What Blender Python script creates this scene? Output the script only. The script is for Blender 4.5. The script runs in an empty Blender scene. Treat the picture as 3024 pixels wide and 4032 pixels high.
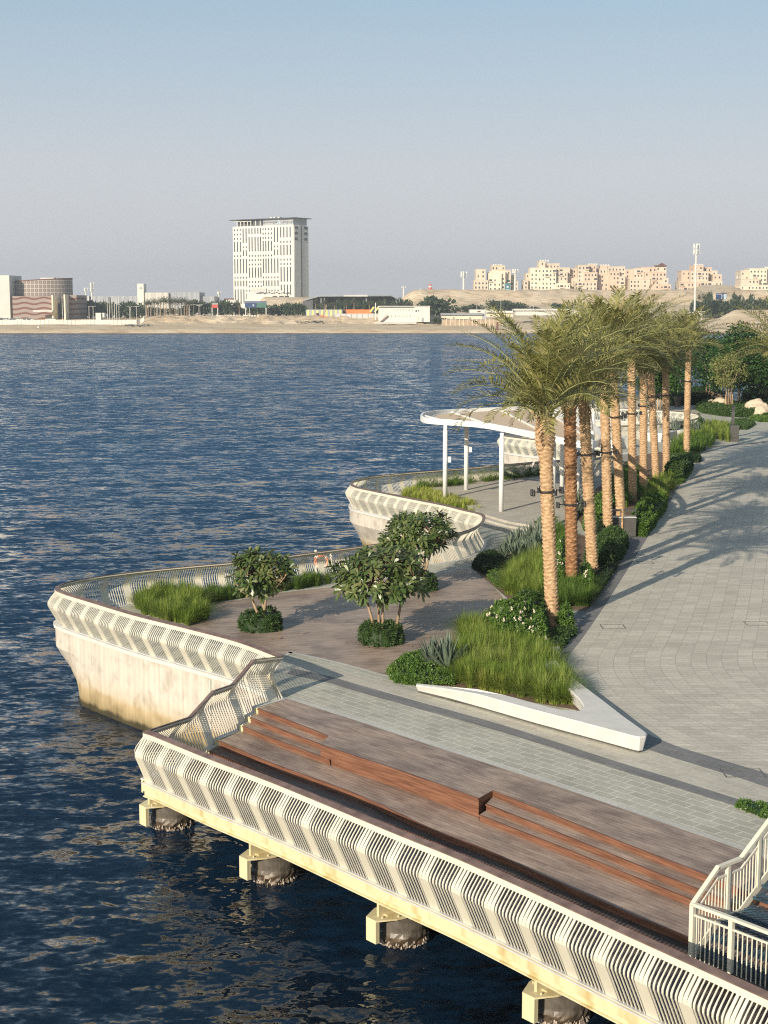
import bpy, bmesh, math, random
from mathutils import Vector, Matrix, noise
R = math.radians
rnd = random.Random(7)
sc = bpy.context.scene
col = sc.collection
# ------------------------------------------------------------------ camera
CAMZ = 11.9; FPX = 5833.0; PITCH = math.atan((2016-1194)/FPX)
cd = bpy.data.cameras.new('camera'); cam = bpy.data.objects.new('camera', cd); col.objects.link(cam)
cam.location = (0, 0, CAMZ); cam.rotation_euler = (math.pi/2-PITCH, 0, 0)
cd.sensor_fit = 'HORIZONTAL'; cd.sensor_width = 36; cd.lens = 36*FPX/3024
cd.clip_start = 0.5; cd.clip_end = 9000
sc.camera = cam
# ------------------------------------------------------------------ sky, sun, exposure
SUN_EL = R(22); SHADOW_AZ = R(32)          # shadows run 32 deg to the right of the view axis
w = bpy.data.worlds.new('World'); sc.world = w; w.use_nodes = True
nt = w.node_tree; nt.nodes.clear()
wo = nt.nodes.new('ShaderNodeOutputWorld'); bg = nt.nodes.new('ShaderNodeBackground')
sky = nt.nodes.new('ShaderNodeTexSky'); sky.sky_type = 'NISHITA'; sky.sun_disc = False
sky.sun_elevation = SUN_EL; sky.sun_rotation = math.pi+SHADOW_AZ
sky.air_density = 1.0; sky.dust_density = 2.5; sky.ozone_density = 2.0; sky.altitude = 0
# desert haze: the low sky is veiled by a pale grey layer that thins out with height
tc = nt.nodes.new('ShaderNodeTexCoord'); sp = nt.nodes.new('ShaderNodeSeparateXYZ'); rp = nt.nodes.new('ShaderNodeValToRGB')
mx = nt.nodes.new('ShaderNodeMixRGB')
nt.links.new(tc.outputs['Generated'], sp.inputs[0]); nt.links.new(sp.outputs[2], rp.inputs[0])
e = rp.color_ramp.elements
e[0].position = 0.0; e[0].color = (.88,.88,.88,1); e[1].position = .8; e[1].color = (.25,.25,.25,1)
x = rp.color_ramp.elements.new(.10); x.color = (.85,.85,.85,1)
x = rp.color_ramp.elements.new(.22); x.color = (.62,.62,.62,1)
hz = nt.nodes.new('ShaderNodeValToRGB'); nt.links.new(sp.outputs[2], hz.inputs[0])
h = hz.color_ramp.elements
h[0].position = 0.0; h[0].color = (5.7,5.7,5.9,1); h[1].position = .5; h[1].color = (2.3,3.8,4.8,1)
x = hz.color_ramp.elements.new(.08); x.color = (5.5,5.65,6.0,1)
x = hz.color_ramp.elements.new(.20); x.color = (3.6,4.9,5.9,1)
nt.links.new(rp.outputs[0], mx.inputs[0]); nt.links.new(sky.outputs[0], mx.inputs[1]); nt.links.new(hz.outputs[0], mx.inputs[2])
nt.links.new(mx.outputs[0], bg.inputs[0]); bg.inputs[1].default_value = 0.078
nt.links.new(bg.outputs[0], wo.inputs[0])
sd = bpy.data.lights.new('sun', 'SUN'); sun = bpy.data.objects.new('sun', sd); col.objects.link(sun)
sd.energy = 4.0; sd.angle = R(.5); sd.color = (1.0, .875, .70)
TOSUN = Vector((-math.sin(SHADOW_AZ)*math.cos(SUN_EL), -math.cos(SHADOW_AZ)*math.cos(SUN_EL), math.sin(SUN_EL)))
sun.rotation_euler = TOSUN.to_track_quat('Z', 'Y').to_euler()
sc.view_settings.view_transform = 'Standard'; sc.view_settings.look = 'None'; sc.view_settings.gamma = 1
sc.view_settings.exposure = 0.65
sc.cycles.max_bounces = 5; sc.cycles.transparent_max_bounces = 6; sc.cycles.use_denoising = False; sc.cycles.filter_width = 1.15; sc.cycles.sample_clamp_indirect = 4
sc.cycles.caustics_reflective = False; sc.cycles.caustics_refractive = False
# ------------------------------------------------------------------ survey helpers: sight lines from the viewpoint to real planes
cp, sp_ = math.cos(PITCH), math.sin(PITCH)
def ray(sx, sy):
    a = (sx-1512)/FPX; b = (sy-2016)/FPX
    return Vector((a, cp-b*sp_, -sp_-b*cp))
def G(sx, sy, z=0.0):
    d = ray(sx, sy); t = (z-CAMZ)/d.z
    return Vector((d.x*t, d.y*t, z))
def P(sx, sy, Y):
    d = ray(sx, sy); t = Y/d.y
    return Vector((d.x*t, Y, CAMZ+d.z*t))
# ------------------------------------------------------------------ object helpers
def tag(o, label=None, cat=None, group=None, kind=None):
    if label: o['label'] = label
    if cat: o['category'] = cat
    if group: o['group'] = group
    if kind: o['kind'] = kind
    return o
def empty(name, loc=(0,0,0), rz=0.0, label=None, cat=None, group=None):
    o = bpy.data.objects.new(name, None); col.objects.link(o); o.location = loc; o.rotation_euler = (0,0,rz)
    o.empty_display_size = .2
    return tag(o, label, cat, group)
class MB:
    def __init__(s): s.v = []; s.f = []; s.m = []; s.uv = None; s.k = 0
    def add(s, vs, fs, m=None):
        n = len(s.v); s.v.extend([tuple(v) for v in vs]); s.f.extend([tuple(i+n for i in f) for f in fs])
        s.m.extend([s.k if m is None else m]*len(fs)); return s
    def box(s, c, d, rz=0.0, m=None, taper=1.0):
        cx, cy, cz = c; dx, dy, dz = d[0]/2, d[1]/2, d[2]/2; co, si = math.cos(rz), math.sin(rz); vs = []
        for z in (-1, 1):
            k = taper if z > 0 else 1
            for x, y in ((-1,-1),(1,-1),(1,1),(-1,1)):
                X, Y = x*dx*k, y*dy*k; vs.append((cx+X*co-Y*si, cy+X*si+Y*co, cz+z*dz))
        return s.add(vs, [(3,2,1,0),(4,5,6,7),(0,1,5,4),(1,2,6,5),(2,3,7,6),(3,0,4,7)], m)
    def tube(s, pts, rad, n=8, m=None, cap=True):
        pts = [Vector(p) for p in pts]; N = len(pts); rad = rad if hasattr(rad, '__len__') else [rad]*N; vs = []; fs = []
        up = None
        for i, p in enumerate(pts):
            t = (pts[min(i+1,N-1)]-pts[max(i-1,0)]).normalized()
            if up is None: up = Vector((0,0,1)) if abs(t.z) < .9 else Vector((1,0,0))
            a = t.cross(up).normalized(); b = a.cross(t).normalized(); up = b if abs(t.z) < .95 else up
            for k in range(n):
                an = 2*math.pi*k/n; vs.append(p+(a*math.cos(an)+b*math.sin(an))*rad[i])
        for i in range(N-1):
            for k in range(n): fs.append((i*n+k, i*n+(k+1)%n, (i+1)*n+(k+1)%n, (i+1)*n+k))
        if cap: fs.append(tuple(range(n-1,-1,-1))); fs.append(tuple((N-1)*n+k for k in range(n)))
        return s.add(vs, fs, m)
    def prism(s, bot, top, m=None, capb=True):
        """closed prism between two outlines (lists of 3D points, same count)"""
        n = len(bot); vs = list(bot)+list(top); fs = [(i, (i+1)%n, n+(i+1)%n, n+i) for i in range(n)]
        fs.append(tuple(range(n, 2*n)))
        if capb: fs.append(tuple(range(n-1, -1, -1)))
        return s.add(vs, fs, m)
    def strip(s, a, b, m=None):
        n = len(a); return s.add(list(a)+list(b), [(i, i+1, n+i+1, n+i) for i in range(n-1)], m)
    def build(s, name, mats, parent=None, smooth=False, loc=None, rot=None, fix=False):
        me = bpy.data.meshes.new(name); me.from_pydata(s.v, [], s.f); 
        if not isinstance(mats, (list, tuple)): mats = [mats]
        for mt in mats: me.materials.append(mt)
        if len(mats) > 1: me.polygons.foreach_set('material_index', s.m)
        if smooth: me.polygons.foreach_set('use_smooth', [True]*len(s.f))
        if s.uv:
            ul = me.uv_layers.new(name='UVMap'); 
            for l in me.loops: ul.data[l.index].uv = s.uv[l.vertex_index]
        if fix:
            bm = bmesh.new(); bm.from_mesh(me); bmesh.ops.recalc_face_normals(bm, faces=bm.faces); bm.to_mesh(me); bm.free()
        me.update()
        o = bpy.data.objects.new(name, me); col.objects.link(o)
        if parent: o.parent = parent
        if loc is not None: o.location = loc
        if rot is not None: o.rotation_euler = rot
        return o
def inst(o, parent=None, loc=None, rot=None, scale=None):
    c = o.copy(); col.objects.link(c); c.parent = parent
    if loc is not None: c.location = loc
    if rot is not None: c.rotation_euler = rot
    if scale is not None: c.scale = scale
    return c
def kids(o): return [c for c in bpy.data.objects if c.parent == o]
def copy_tree(o, loc, rz=None, scale=None, label=None, group=None, parent=None):
    c = o.copy(); col.objects.link(c); c.parent = parent
    if loc is not None: c.location = loc
    if rz is not None: c.rotation_euler = (0,0,rz)
    if scale is not None: c.scale = scale if hasattr(scale, '__len__') else (scale,)*3
    if label: c['label'] = label
    if group: c['group'] = group
    for ch in kids(o):
        if ch is not c: copy_tree(ch, None, parent=c)
    return c
def struct(o): o['kind'] = 'structure'; return o
def spline(pts, step=.25):
    """Catmull-Rom through points, resampled at about `step`"""
    pts = [Vector(p) for p in pts]; P_ = [2*pts[0]-pts[1]]+pts+[2*pts[-1]-pts[-2]]; out = []
    for i in range(1, len(P_)-2):
        a, b, c, d = P_[i-1:i+3]; n = max(2, int((c-b).length/step*1.5))
        for k in range(n):
            t = k/n; out.append(.5*((2*b)+(c-a)*t+(2*a-5*b+4*c-d)*t*t+(3*b-a-3*c+d)*t**3))
    out.append(pts[-1]); return resample(out, step)
def resample(pts, step):
    L = [0]
    for a, b in zip(pts, pts[1:]): L.append(L[-1]+(b-a).length)
    n = max(1, round(L[-1]/step)); out = []; j = 0
    for k in range(n+1):
        d = L[-1]*k/n
        while j < len(pts)-2 and L[j+1] < d: j += 1
        t = (d-L[j])/max(1e-9, L[j+1]-L[j]); out.append(pts[j].lerp(pts[j+1], min(1, max(0, t))))
    return out
def normals(pts, side=1):
    """horizontal unit normals; side=1 -> to the left of travel"""
    out = []
    for i in range(len(pts)):
        t = pts[min(i+1, len(pts)-1)]-pts[max(i-1, 0)]; t.z = 0; t.normalize(); out.append(Vector((-t.y, t.x, 0))*side)
    return out
def offset(pts, d, dz=0):
    return [p+n*d+Vector((0,0,dz)) for p, n in zip(pts, normals(pts))]
def inside(p, poly):
    x, y = p[0], p[1]; c = False; j = len(poly)-1
    for i in range(len(poly)):
        a, b = poly[i], poly[j]
        if (a[1] > y) != (b[1] > y) and x < (b[0]-a[0])*(y-a[1])/(b[1]-a[1])+a[0]: c = not c
        j = i
    return c
def area(poly): return abs(sum(poly[i-1][0]*poly[i][1]-poly[i][0]*poly[i-1][1] for i in range(len(poly))))/2
def scatter(poly, n, r=rnd):
    xs = [p[0] for p in poly]; ys = [p[1] for p in poly]; out = []; t = 0
    while len(out) < n and t < n*60:
        t += 1; p = (r.uniform(min(xs), max(xs)), r.uniform(min(ys), max(ys)))
        if inside(p, poly): out.append(p)
    return out
def Gs(pts, z=0.0): return [G(a, b, z) for a, b in pts]
# ------------------------------------------------------------------ materials
def new_mat(name):
    m = bpy.data.materials.new(name); m.use_nodes = True; t = m.node_tree; b = t.nodes['Principled BSDF']; return m, t, b
def N(t, typ, **kw):
    n = t.nodes.new(typ)
    for k, v in kw.items(): setattr(n, k, v)
    return n
def ramp(t, src, stops):
    r = t.nodes.new('ShaderNodeValToRGB'); el = r.color_ramp.elements
    el[0].position, el[0].color = stops[0][0], (*stops[0][1], 1); el[1].position, el[1].color = stops[-1][0], (*stops[-1][1], 1)
    for p, c in stops[1:-1]: q = el.new(p); q.color = (*c, 1)
    t.links.new(src, r.inputs[0]); return r.outputs[0]
def noise_mat(name, c1, c2, scale=5, rough=.6, bump=0.0, bscale=None, stretch=(1,1,1), metal=0, detail=4, c3=None, spec=.5, rot=0.0, bdist=.02):
    m, t, b = new_mat(name); tc = N(t, 'ShaderNodeTexCoord'); mp = N(t, 'ShaderNodeMapping'); mp.inputs['Scale'].default_value = stretch
    mp.inputs['Rotation'].default_value = (0,0,rot)
    t.links.new(tc.outputs['Object'], mp.inputs[0]); n = N(t, 'ShaderNodeTexNoise'); n.inputs['Scale'].default_value = scale; n.inputs['Detail'].default_value = detail
    t.links.new(mp.outputs[0], n.inputs[0])
    st = [(.3, c1), (.7, c2)] if c3 is None else [(.28, c1), (.5, c2), (.74, c3)]
    t.links.new(ramp(t, n.outputs[0], st), b.inputs['Base Color']); b.inputs['Roughness'].default_value = rough; b.inputs['Metallic'].default_value = metal
    b.inputs['Specular IOR Level'].default_value = spec
    if bump:
        n2 = N(t, 'ShaderNodeTexNoise'); n2.inputs['Scale'].default_value = bscale or scale*4; n2.inputs['Detail'].default_value = 3; t.links.new(mp.outputs[0], n2.inputs[0])
        bp = N(t, 'ShaderNodeBump'); bp.inputs['Strength'].default_value = bump; bp.inputs['Distance'].default_value = bdist; t.links.new(n2.outputs[0], bp.inputs['Height']); t.links.new(bp.outputs[0], b.inputs['Normal'])
    return m
def leaf_mat(name, cols, rough=.5, trans=.25, scale=3.0, spec=.35, rand=.5):
    """foliage: per-leaf colour from a random face attribute plus a slow noise; some light passes through"""
    m, t, b = new_mat(name); tc = N(t, 'ShaderNodeTexCoord'); n = N(t, 'ShaderNodeTexNoise'); n.inputs['Scale'].default_value = scale
    t.links.new(tc.outputs['Object'], n.inputs[0]); g = N(t, 'ShaderNodeNewGeometry')
    mth = N(t, 'ShaderNodeMath', operation='MULTIPLY_ADD'); t.links.new(g.outputs['Random Per Island'], mth.inputs[0]); mth.inputs[1].default_value = rand
    m2 = N(t, 'ShaderNodeMath', operation='MULTIPLY'); t.links.new(n.outputs[0], m2.inputs[0]); m2.inputs[1].default_value = 1-rand*.5
    t.links.new(m2.outputs[0], mth.inputs[2])
    k = len(cols); c = ramp(t, mth.outputs[0], [(.2+.75*i/(k-1), cc) for i, cc in enumerate(cols)])
    t.links.new(c, b.inputs['Base Color']); b.inputs['Roughness'].default_value = rough; b.inputs['Specular IOR Level'].default_value = spec
    if trans:
        tr = N(t, 'ShaderNodeBsdfTranslucent'); t.links.new(c, tr.inputs[0]); ms = N(t, 'ShaderNodeMixShader'); ms.inputs[0].default_value = trans
        t.links.new(b.outputs[0], ms.inputs[1]); t.links.new(tr.outputs[0], ms.inputs[2]); t.links.new(ms.outputs[0], t.nodes['Material Output'].inputs[0])
    return m
def paving_mat(name, c1, c2, mortar, bw, rh, rot=0.0, off=.5, uv=False, ms=.012, var=.5, blotch=((.9,.9,.9),(1.05,1.05,1.05)), rough=.75):
    m, t, b = new_mat(name); tc = N(t, 'ShaderNodeTexCoord'); mp = N(t, 'ShaderNodeMapping'); mp.inputs['Rotation'].default_value = (0,0,rot)
    t.links.new(tc.outputs['UV' if uv else 'Object'], mp.inputs[0]); br = N(t, 'ShaderNodeTexBrick'); br.offset = off
    br.inputs['Scale'].default_value = 1; br.inputs['Brick Width'].default_value = bw; br.inputs['Row Height'].default_value = rh
    br.inputs['Mortar Size'].default_value = ms; br.inputs['Mortar Smooth'].default_value = .2; br.inputs['Bias'].default_value = 0
    br.inputs['Color1'].default_value = (*c1,1); br.inputs['Color2'].default_value = (*c2,1); br.inputs['Mortar'].default_value = (*mortar,1)
    t.links.new(mp.outputs[0], br.inputs[0])
    n = N(t, 'ShaderNodeTexNoise'); n.inputs['Scale'].default_value = .6; n.inputs['Detail'].default_value = 5; t.links.new(tc.outputs['Object'], n.inputs[0])
    n2 = N(t, 'ShaderNodeTexNoise'); n2.inputs['Scale'].default_value = 9; n2.inputs['Detail'].default_value = 6; t.links.new(tc.outputs['Object'], n2.inputs[0])
    mu = N(t, 'ShaderNodeMixRGB', blend_type='MULTIPLY'); mu.inputs[0].default_value = 1; t.links.new(br.outputs[0], mu.inputs[1]); t.links.new(ramp(t, n.outputs[0], [(.35, blotch[0]), (.65, blotch[1])]), mu.inputs[2])
    mv = N(t, 'ShaderNodeMixRGB', blend_type='MULTIPLY'); mv.inputs[0].default_value = 1; t.links.new(mu.outputs[0], mv.inputs[1]); t.links.new(ramp(t, n2.outputs[0], [(.3,(.88,.88,.88)),(.7,(1.08,1.08,1.08))]), mv.inputs[2])
    t.links.new(mv.outputs[0], b.inputs['Base Color']); b.inputs['Roughness'].default_value = rough; b.inputs['Specular IOR Level'].default_value = .3
    bp = N(t, 'ShaderNodeBump'); bp.inputs['Strength'].default_value = .4; bp.inputs['Distance'].default_value = .01; t.links.new(mv.outputs[0], bp.inputs['Height']); t.links.new(bp.outputs[0], b.inputs['Normal'])
    return m
MT = {}
MT['white'] = noise_mat('white_painted_steel', (.60,.57,.46), (.67,.64,.53), 1.2, .45, detail=6)
MT['bench'] = noise_mat('white_cast_stone', (.55,.54,.50), (.62,.61,.57), 2.5, .6, bump=.1, detail=6)
MT['yellow'] = noise_mat('cream_yellow_steel', (.46,.37,.17), (.64,.57,.36), 2.2, .5, detail=8, c3=(.60,.53,.33), stretch=(1,1,.22))
MT['rail_wood'] = noise_mat('dark_rail_timber', (.10,.065,.055), (.20,.14,.12), 3, .55, stretch=(1,1,1), detail=8)
MT['grey_metal'] = noise_mat('grey_metal', (.065,.063,.058), (.09,.088,.082), 8, .5, metal=0)
MT['lightgrey'] = noise_mat('light_grey_steel', (.45,.45,.44), (.55,.55,.54), 3, .4)
MT['black'] = noise_mat('black_metal', (.015,.015,.017), (.03,.03,.03), 8, .4)
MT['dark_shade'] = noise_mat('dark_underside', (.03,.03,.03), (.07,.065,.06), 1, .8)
MT['fabric'] = noise_mat('tan_fabric', (.58,.44,.30), (.64,.50,.35), 2, .8, bump=.15, bscale=60)
MT['glass'] = noise_mat('dark_glass', (.02,.03,.04), (.05,.07,.09), .2, .1)
MT['window'] = noise_mat('dark_window', (.035,.04,.045), (.08,.085,.09), .3, .2)
# ================================================================== WATER
def water_mat():
    m, t, b = new_mat('creek_water'); tc = N(t, 'ShaderNodeTexCoord')
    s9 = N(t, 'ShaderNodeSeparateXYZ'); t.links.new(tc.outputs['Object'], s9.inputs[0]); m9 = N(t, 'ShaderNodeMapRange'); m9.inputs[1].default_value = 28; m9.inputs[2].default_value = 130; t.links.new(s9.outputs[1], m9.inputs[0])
    # near water painted darker to imitate the pier's dark reflection; blue water farther out
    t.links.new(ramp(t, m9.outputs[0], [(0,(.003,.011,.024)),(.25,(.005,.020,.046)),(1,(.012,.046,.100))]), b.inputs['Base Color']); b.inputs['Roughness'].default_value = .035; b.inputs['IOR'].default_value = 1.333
    acc = None
    # wind patches: the chop is stronger in some broad areas than in others
    wn = N(t, 'ShaderNodeTexNoise'); wn.inputs['Scale'].default_value = .02; wn.inputs['Detail'].default_value = 4; mp = N(t, 'ShaderNodeMapping'); mp.inputs['Scale'].default_value = (.35,1,1)
    t.links.new(tc.outputs['Object'], mp.inputs[0]); t.links.new(mp.outputs[0], wn.inputs[0])
    mr = N(t, 'ShaderNodeMapRange'); mr.inputs[1].default_value = .3; mr.inputs[2].default_value = .7; mr.inputs[3].default_value = .8; mr.inputs[4].default_value = 1.2; t.links.new(wn.outputs[0], mr.inputs[0])
    for sc_, st, ax_, ay_, rot, det, dist in ((.24,(.55,1.0,1),.14,.40,.25,1,.4),(.80,(.48,1.0,1),.42,1.05,-.12,2,.8),(2.3,(.55,1.0,1),.60,1.25,.15,2,1.0),(6.0,(.65,1.0,1),.40,.70,-.3,2,.8)):
        mp = N(t, 'ShaderNodeMapping'); mp.inputs['Rotation'].default_value = (0,0,rot); mp.inputs['Scale'].default_value = st
        t.links.new(tc.outputs['Object'], mp.inputs[0]); n = N(t, 'ShaderNodeTexNoise'); n.inputs['Scale'].default_value = sc_
        n.inputs['Detail'].default_value = det; n.inputs['Distortion'].default_value = dist; n.inputs['Roughness'].default_value = .5; t.links.new(mp.outputs[0], n.inputs[0])
        sb = N(t, 'ShaderNodeVectorMath', operation='SUBTRACT'); t.links.new(n.outputs[1], sb.inputs[0]); sb.inputs[1].default_value = (.5,.5,.5)
        mu = N(t, 'ShaderNodeVectorMath', operation='MULTIPLY'); t.links.new(sb.outputs[0], mu.inputs[0]); mu.inputs[1].default_value = (ax_, ay_, 0)
        if acc is None: acc = mu
        else:
            ad = N(t, 'ShaderNodeVectorMath', operation='ADD'); t.links.new(acc.outputs[0], ad.inputs[0]); t.links.new(mu.outputs[0], ad.inputs[1]); acc = ad
    scl = N(t, 'ShaderNodeVectorMath', operation='SCALE'); t.links.new(acc.outputs[0], scl.inputs[0]); t.links.new(mr.outputs[0], scl.inputs['Scale'])
    # reflection shaped: normals lean to the viewer, more far out, to mirror higher sky
    sy0 = N(t, 'ShaderNodeSeparateXYZ'); t.links.new(tc.outputs['Object'], sy0.inputs[0]); fr = N(t, 'ShaderNodeMapRange'); fr.inputs[1].default_value = 30; fr.inputs[2].default_value = 150; fr.inputs[3].default_value = -.04; fr.inputs[4].default_value = -.21; t.links.new(sy0.outputs[1], fr.inputs[0])
    cb = N(t, 'ShaderNodeCombineXYZ'); t.links.new(fr.outputs[0], cb.inputs[1]); cb.inputs[2].default_value = 1
    up = N(t, 'ShaderNodeVectorMath', operation='ADD'); t.links.new(scl.outputs[0], up.inputs[0]); t.links.new(cb.outputs[0], up.inputs[1])
    nm = N(t, 'ShaderNodeVectorMath', operation='NORMALIZE'); t.links.new(up.outputs[0], nm.inputs[0]); t.links.new(nm.outputs[0], b.inputs['Normal'])
    return m
MT['water'] = water_mat()
WZ = -2.7
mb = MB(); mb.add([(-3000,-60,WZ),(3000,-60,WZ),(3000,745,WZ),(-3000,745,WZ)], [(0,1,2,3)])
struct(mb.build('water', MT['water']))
# ================================================================== COAST LINE OF THE PROMENADE (plan curve of the balustrade)
RZ = 1.27
H = lambda a, b: G(a, b, RZ)*Vector((1,1,0)) if False else Vector((G(a,b,RZ).x, G(a,b,RZ).y, 0))
front1 = [(1108,2566),(941,2528),(729,2472),(536,2424),(343,2366),(262,2341)]
back1 = [(240,2306),(295,2290),(391,2273),(560,2252),(753,2233),(941,2216),(1067,2200),(1299,2170),(1524,2140),(1700,2116),(1802,2101),(1861,2083),(1895,2062),
         (1906,2040),(1891,2026),(1827,2011),(1743,1990),(1616,1965),(1469,1935),(1405,1921),(1383,1907),(1395,1894),(1430,1884),(1469,1878),(1595,1865),(1743,1853),(1958,1834),(2119,1820),(2203,1814)]
ctrl = [Vector((G(1110,2751).x, G(1110,2751).y, 0))] + [H(*p) for p in front1[1:]] + [H(223,2322)] + [H(*p) for p in back1]
far_pts = [(15.0,102.3),(17.0,105.5),(16.5,109),(14.0,113),(11.0,117),(9.6,119.7),(10.2,122),(13,124.3),(18,127.5),(25.6,132.8),(29,137.5),(30.2,143),(28.5,147),(24,151),(19,155),(18,159),(21,164),(30,172),(38,179),(46,183),(60,185),(80,187)]
ctrl += [Vector((a,b,0)) for a,b in far_pts]
coast = spline(ctrl, .25)
def frame_len(pts):
    L = [0]
    for a, b in zip(pts, pts[1:]): L.append(L[-1]+(b-a).length)
    return L
# -------- balustrade builder: curved slats, deep blades every ~1 m, timber capped handrail
def slat_depth(i, per):
    k = i % per
    return 1.0 if k < (3 if per > 6 else 2) else 0.0
def balustrade(root, pts, zb, zt, side=1, pitch=.102, per=10, thin=1.0, cap=True):
    """pts: plan points along the base; zb/zt functions of index fraction -> heights; side=1: outside is left of travel"""
    L = frame_len(pts); tot = L[-1]; n = int(tot/pitch); nrm = normals(pts, side)
    def at(d):
        lo, hi = 0, len(L)-1
        while hi-lo > 1:
            mid = (lo+hi)//2
            if L[mid] <= d: lo = mid
            else: hi = mid
        t = (d-L[lo])/max(1e-9, L[hi]-L[lo]); p = pts[lo].lerp(pts[hi], t); q = nrm[lo].lerp(nrm[hi], t).normalized(); return p, q
    panel = MB(); post = MB(); th = .011*thin
    nb = 0
    def slat(mb, p, q, z0, z1, deep, tang):
        # profile: straight lean outward, rounded bend, straight back in; flat face outward, varying width
        prof = [(0.0, z0), (.16, z0+(z1-.62-z0)*.5), (.315, z1-.64), (.350, z1-.56), (.350, z1-.48), (.315, z1-.40), (.235, z1-.29), (.02, z1-.03)]
        wd = [.24,.24,.27,.36,.42,.36,.26,.22] if not deep else [1.02,1.02,1.0,.94,.88,.78,.66,.55]
        vs = []
        for i, (s, z) in enumerate(prof):
            a = prof[max(i-1,0)]; b = prof[min(i+1,len(prof)-1)]; ds, dz = b[0]-a[0], b[1]-a[1]; l = math.hypot(ds, dz); ns, nz = -dz/l, ds/l
            for e_ in (0, .018*thin):
                c = p+q*(s+ns*e_)
                for u in (-1, 1): vs.append((c.x+tang.x*u*wd[i]*pitch/2, c.y+tang.y*u*wd[i]*pitch/2, z+nz*e_))
        fs = [(0,1,3,2)]
        for i in range(len(prof)-1):
            o = i*4
            fs += [(o,o+1,o+5,o+4),(o+1,o+3,o+7,o+5),(o+3,o+2,o+6,o+7),(o+2,o,o+4,o+6)]
        mb.add(vs, fs)
    for i in range(n+1):
        d = min(tot-.01, i*pitch+.01); p, q = at(d); tang = Vector((q.y, -q.x, 0)); f = d/tot
        deep = slat_depth(i, per) > 0
        slat(post if deep else panel, p, q, zb(f, d)+.02, zt(f, d)-.03, deep, tang)
        if (i % per) == per-1 or i == n:
            if panel.v: panel.build('slat_panel', MT['white'], root)
            if post.v: post.build('blade_post', MT['white'], root)
            panel = MB(); post = MB()
    # base plate and handrail
    S = resample(pts, .3) if tot > 9 else pts; Ls = frame_len(S); ns = normals(S, side); bp = MB(); hr = MB(); fa = MB()
    def sweep(mb, prof, zf):
        k = len(prof); vs = []; fs = []
        for j, (p, q) in enumerate(zip(S, ns)):
            z = zf(Ls[j]/Ls[-1], Ls[j])
            for s, dz in prof: vs.append((p.x+q.x*s, p.y+q.y*s, z+dz))
        for j in range(len(S)-1):
            for a in range(k): fs.append((j*k+a, j*k+(a+1)%k, (j+1)*k+(a+1)%k, (j+1)*k+a))
        fs.append(tuple(range(k))); fs.append(tuple((len(S)-1)*k+a for a in range(k))[::-1]); mb.add(vs, fs)
    sweep(bp, [(-.14,0),(-.14,.02),(.06,.02),(.06,0)], zb)
    sweep(fa, [(.06,-.13),(.085,-.13),(.085,.0),(-.06,.030),(-.06,-.01),(.06,-.05)], zt)
    sweep(hr, [(.080,.004),(.080,.028),(-.075,.070),(-.075,.040)], zt)
    bp.build('base_plate', MT['lightgrey'], root, fix=True); fa.build('rail_fascia', MT['white'], root, fix=True); hr.build('handrail', MT['rail_wood'], root, fix=True)
one = lambda z: (lambda f, d: z)
# near enough coast pieces as separate balustrades (each a continuous run)
Lc = frame_len(coast)
def piece(i0, i1): return coast[i0:i1+1]
def idx_near(p):
    return min(range(len(coast)), key=lambda i: (coast[i]-p).length)
def side_of(pts, p):  # +1 if p is left
    return 1
i1 = idx_near(Vector((10.3, 99, 0))); i1b = idx_near(Vector((17.0,105.5,0))); i2 = idx_near(Vector((30.2,143,0)))
ra = empty('balustrade', coast[0], 0, 'long white slatted balustrade winding round the first two concrete bows above the water', 'railing')
def rel(root, pts): return [p-root.location for p in pts]
balustrade(ra, rel(ra, resample(piece(0, i1), .12)), one(0), one(RZ), side=1)
ra2 = empty('balustrade', coast[i1], 0, 'white slatted balustrade round the third concrete bow, behind the canopy and palm trunks', 'railing')
balustrade(ra2, rel(ra2, resample(piece(i1+1, i2), .2)), one(0), one(RZ), side=1, pitch=.14, per=7, thin=1.2)
ra3 = empty('balustrade', coast[i2], 0, 'most distant white slatted balustrade along the water behind the dark hedges and green trees', 'railing')
balustrade(ra3, rel(ra3, resample(piece(i2+1, len(coast)-2), .4)), one(0), one(RZ), side=1, pitch=.2, per=5, thin=1.2)
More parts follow.
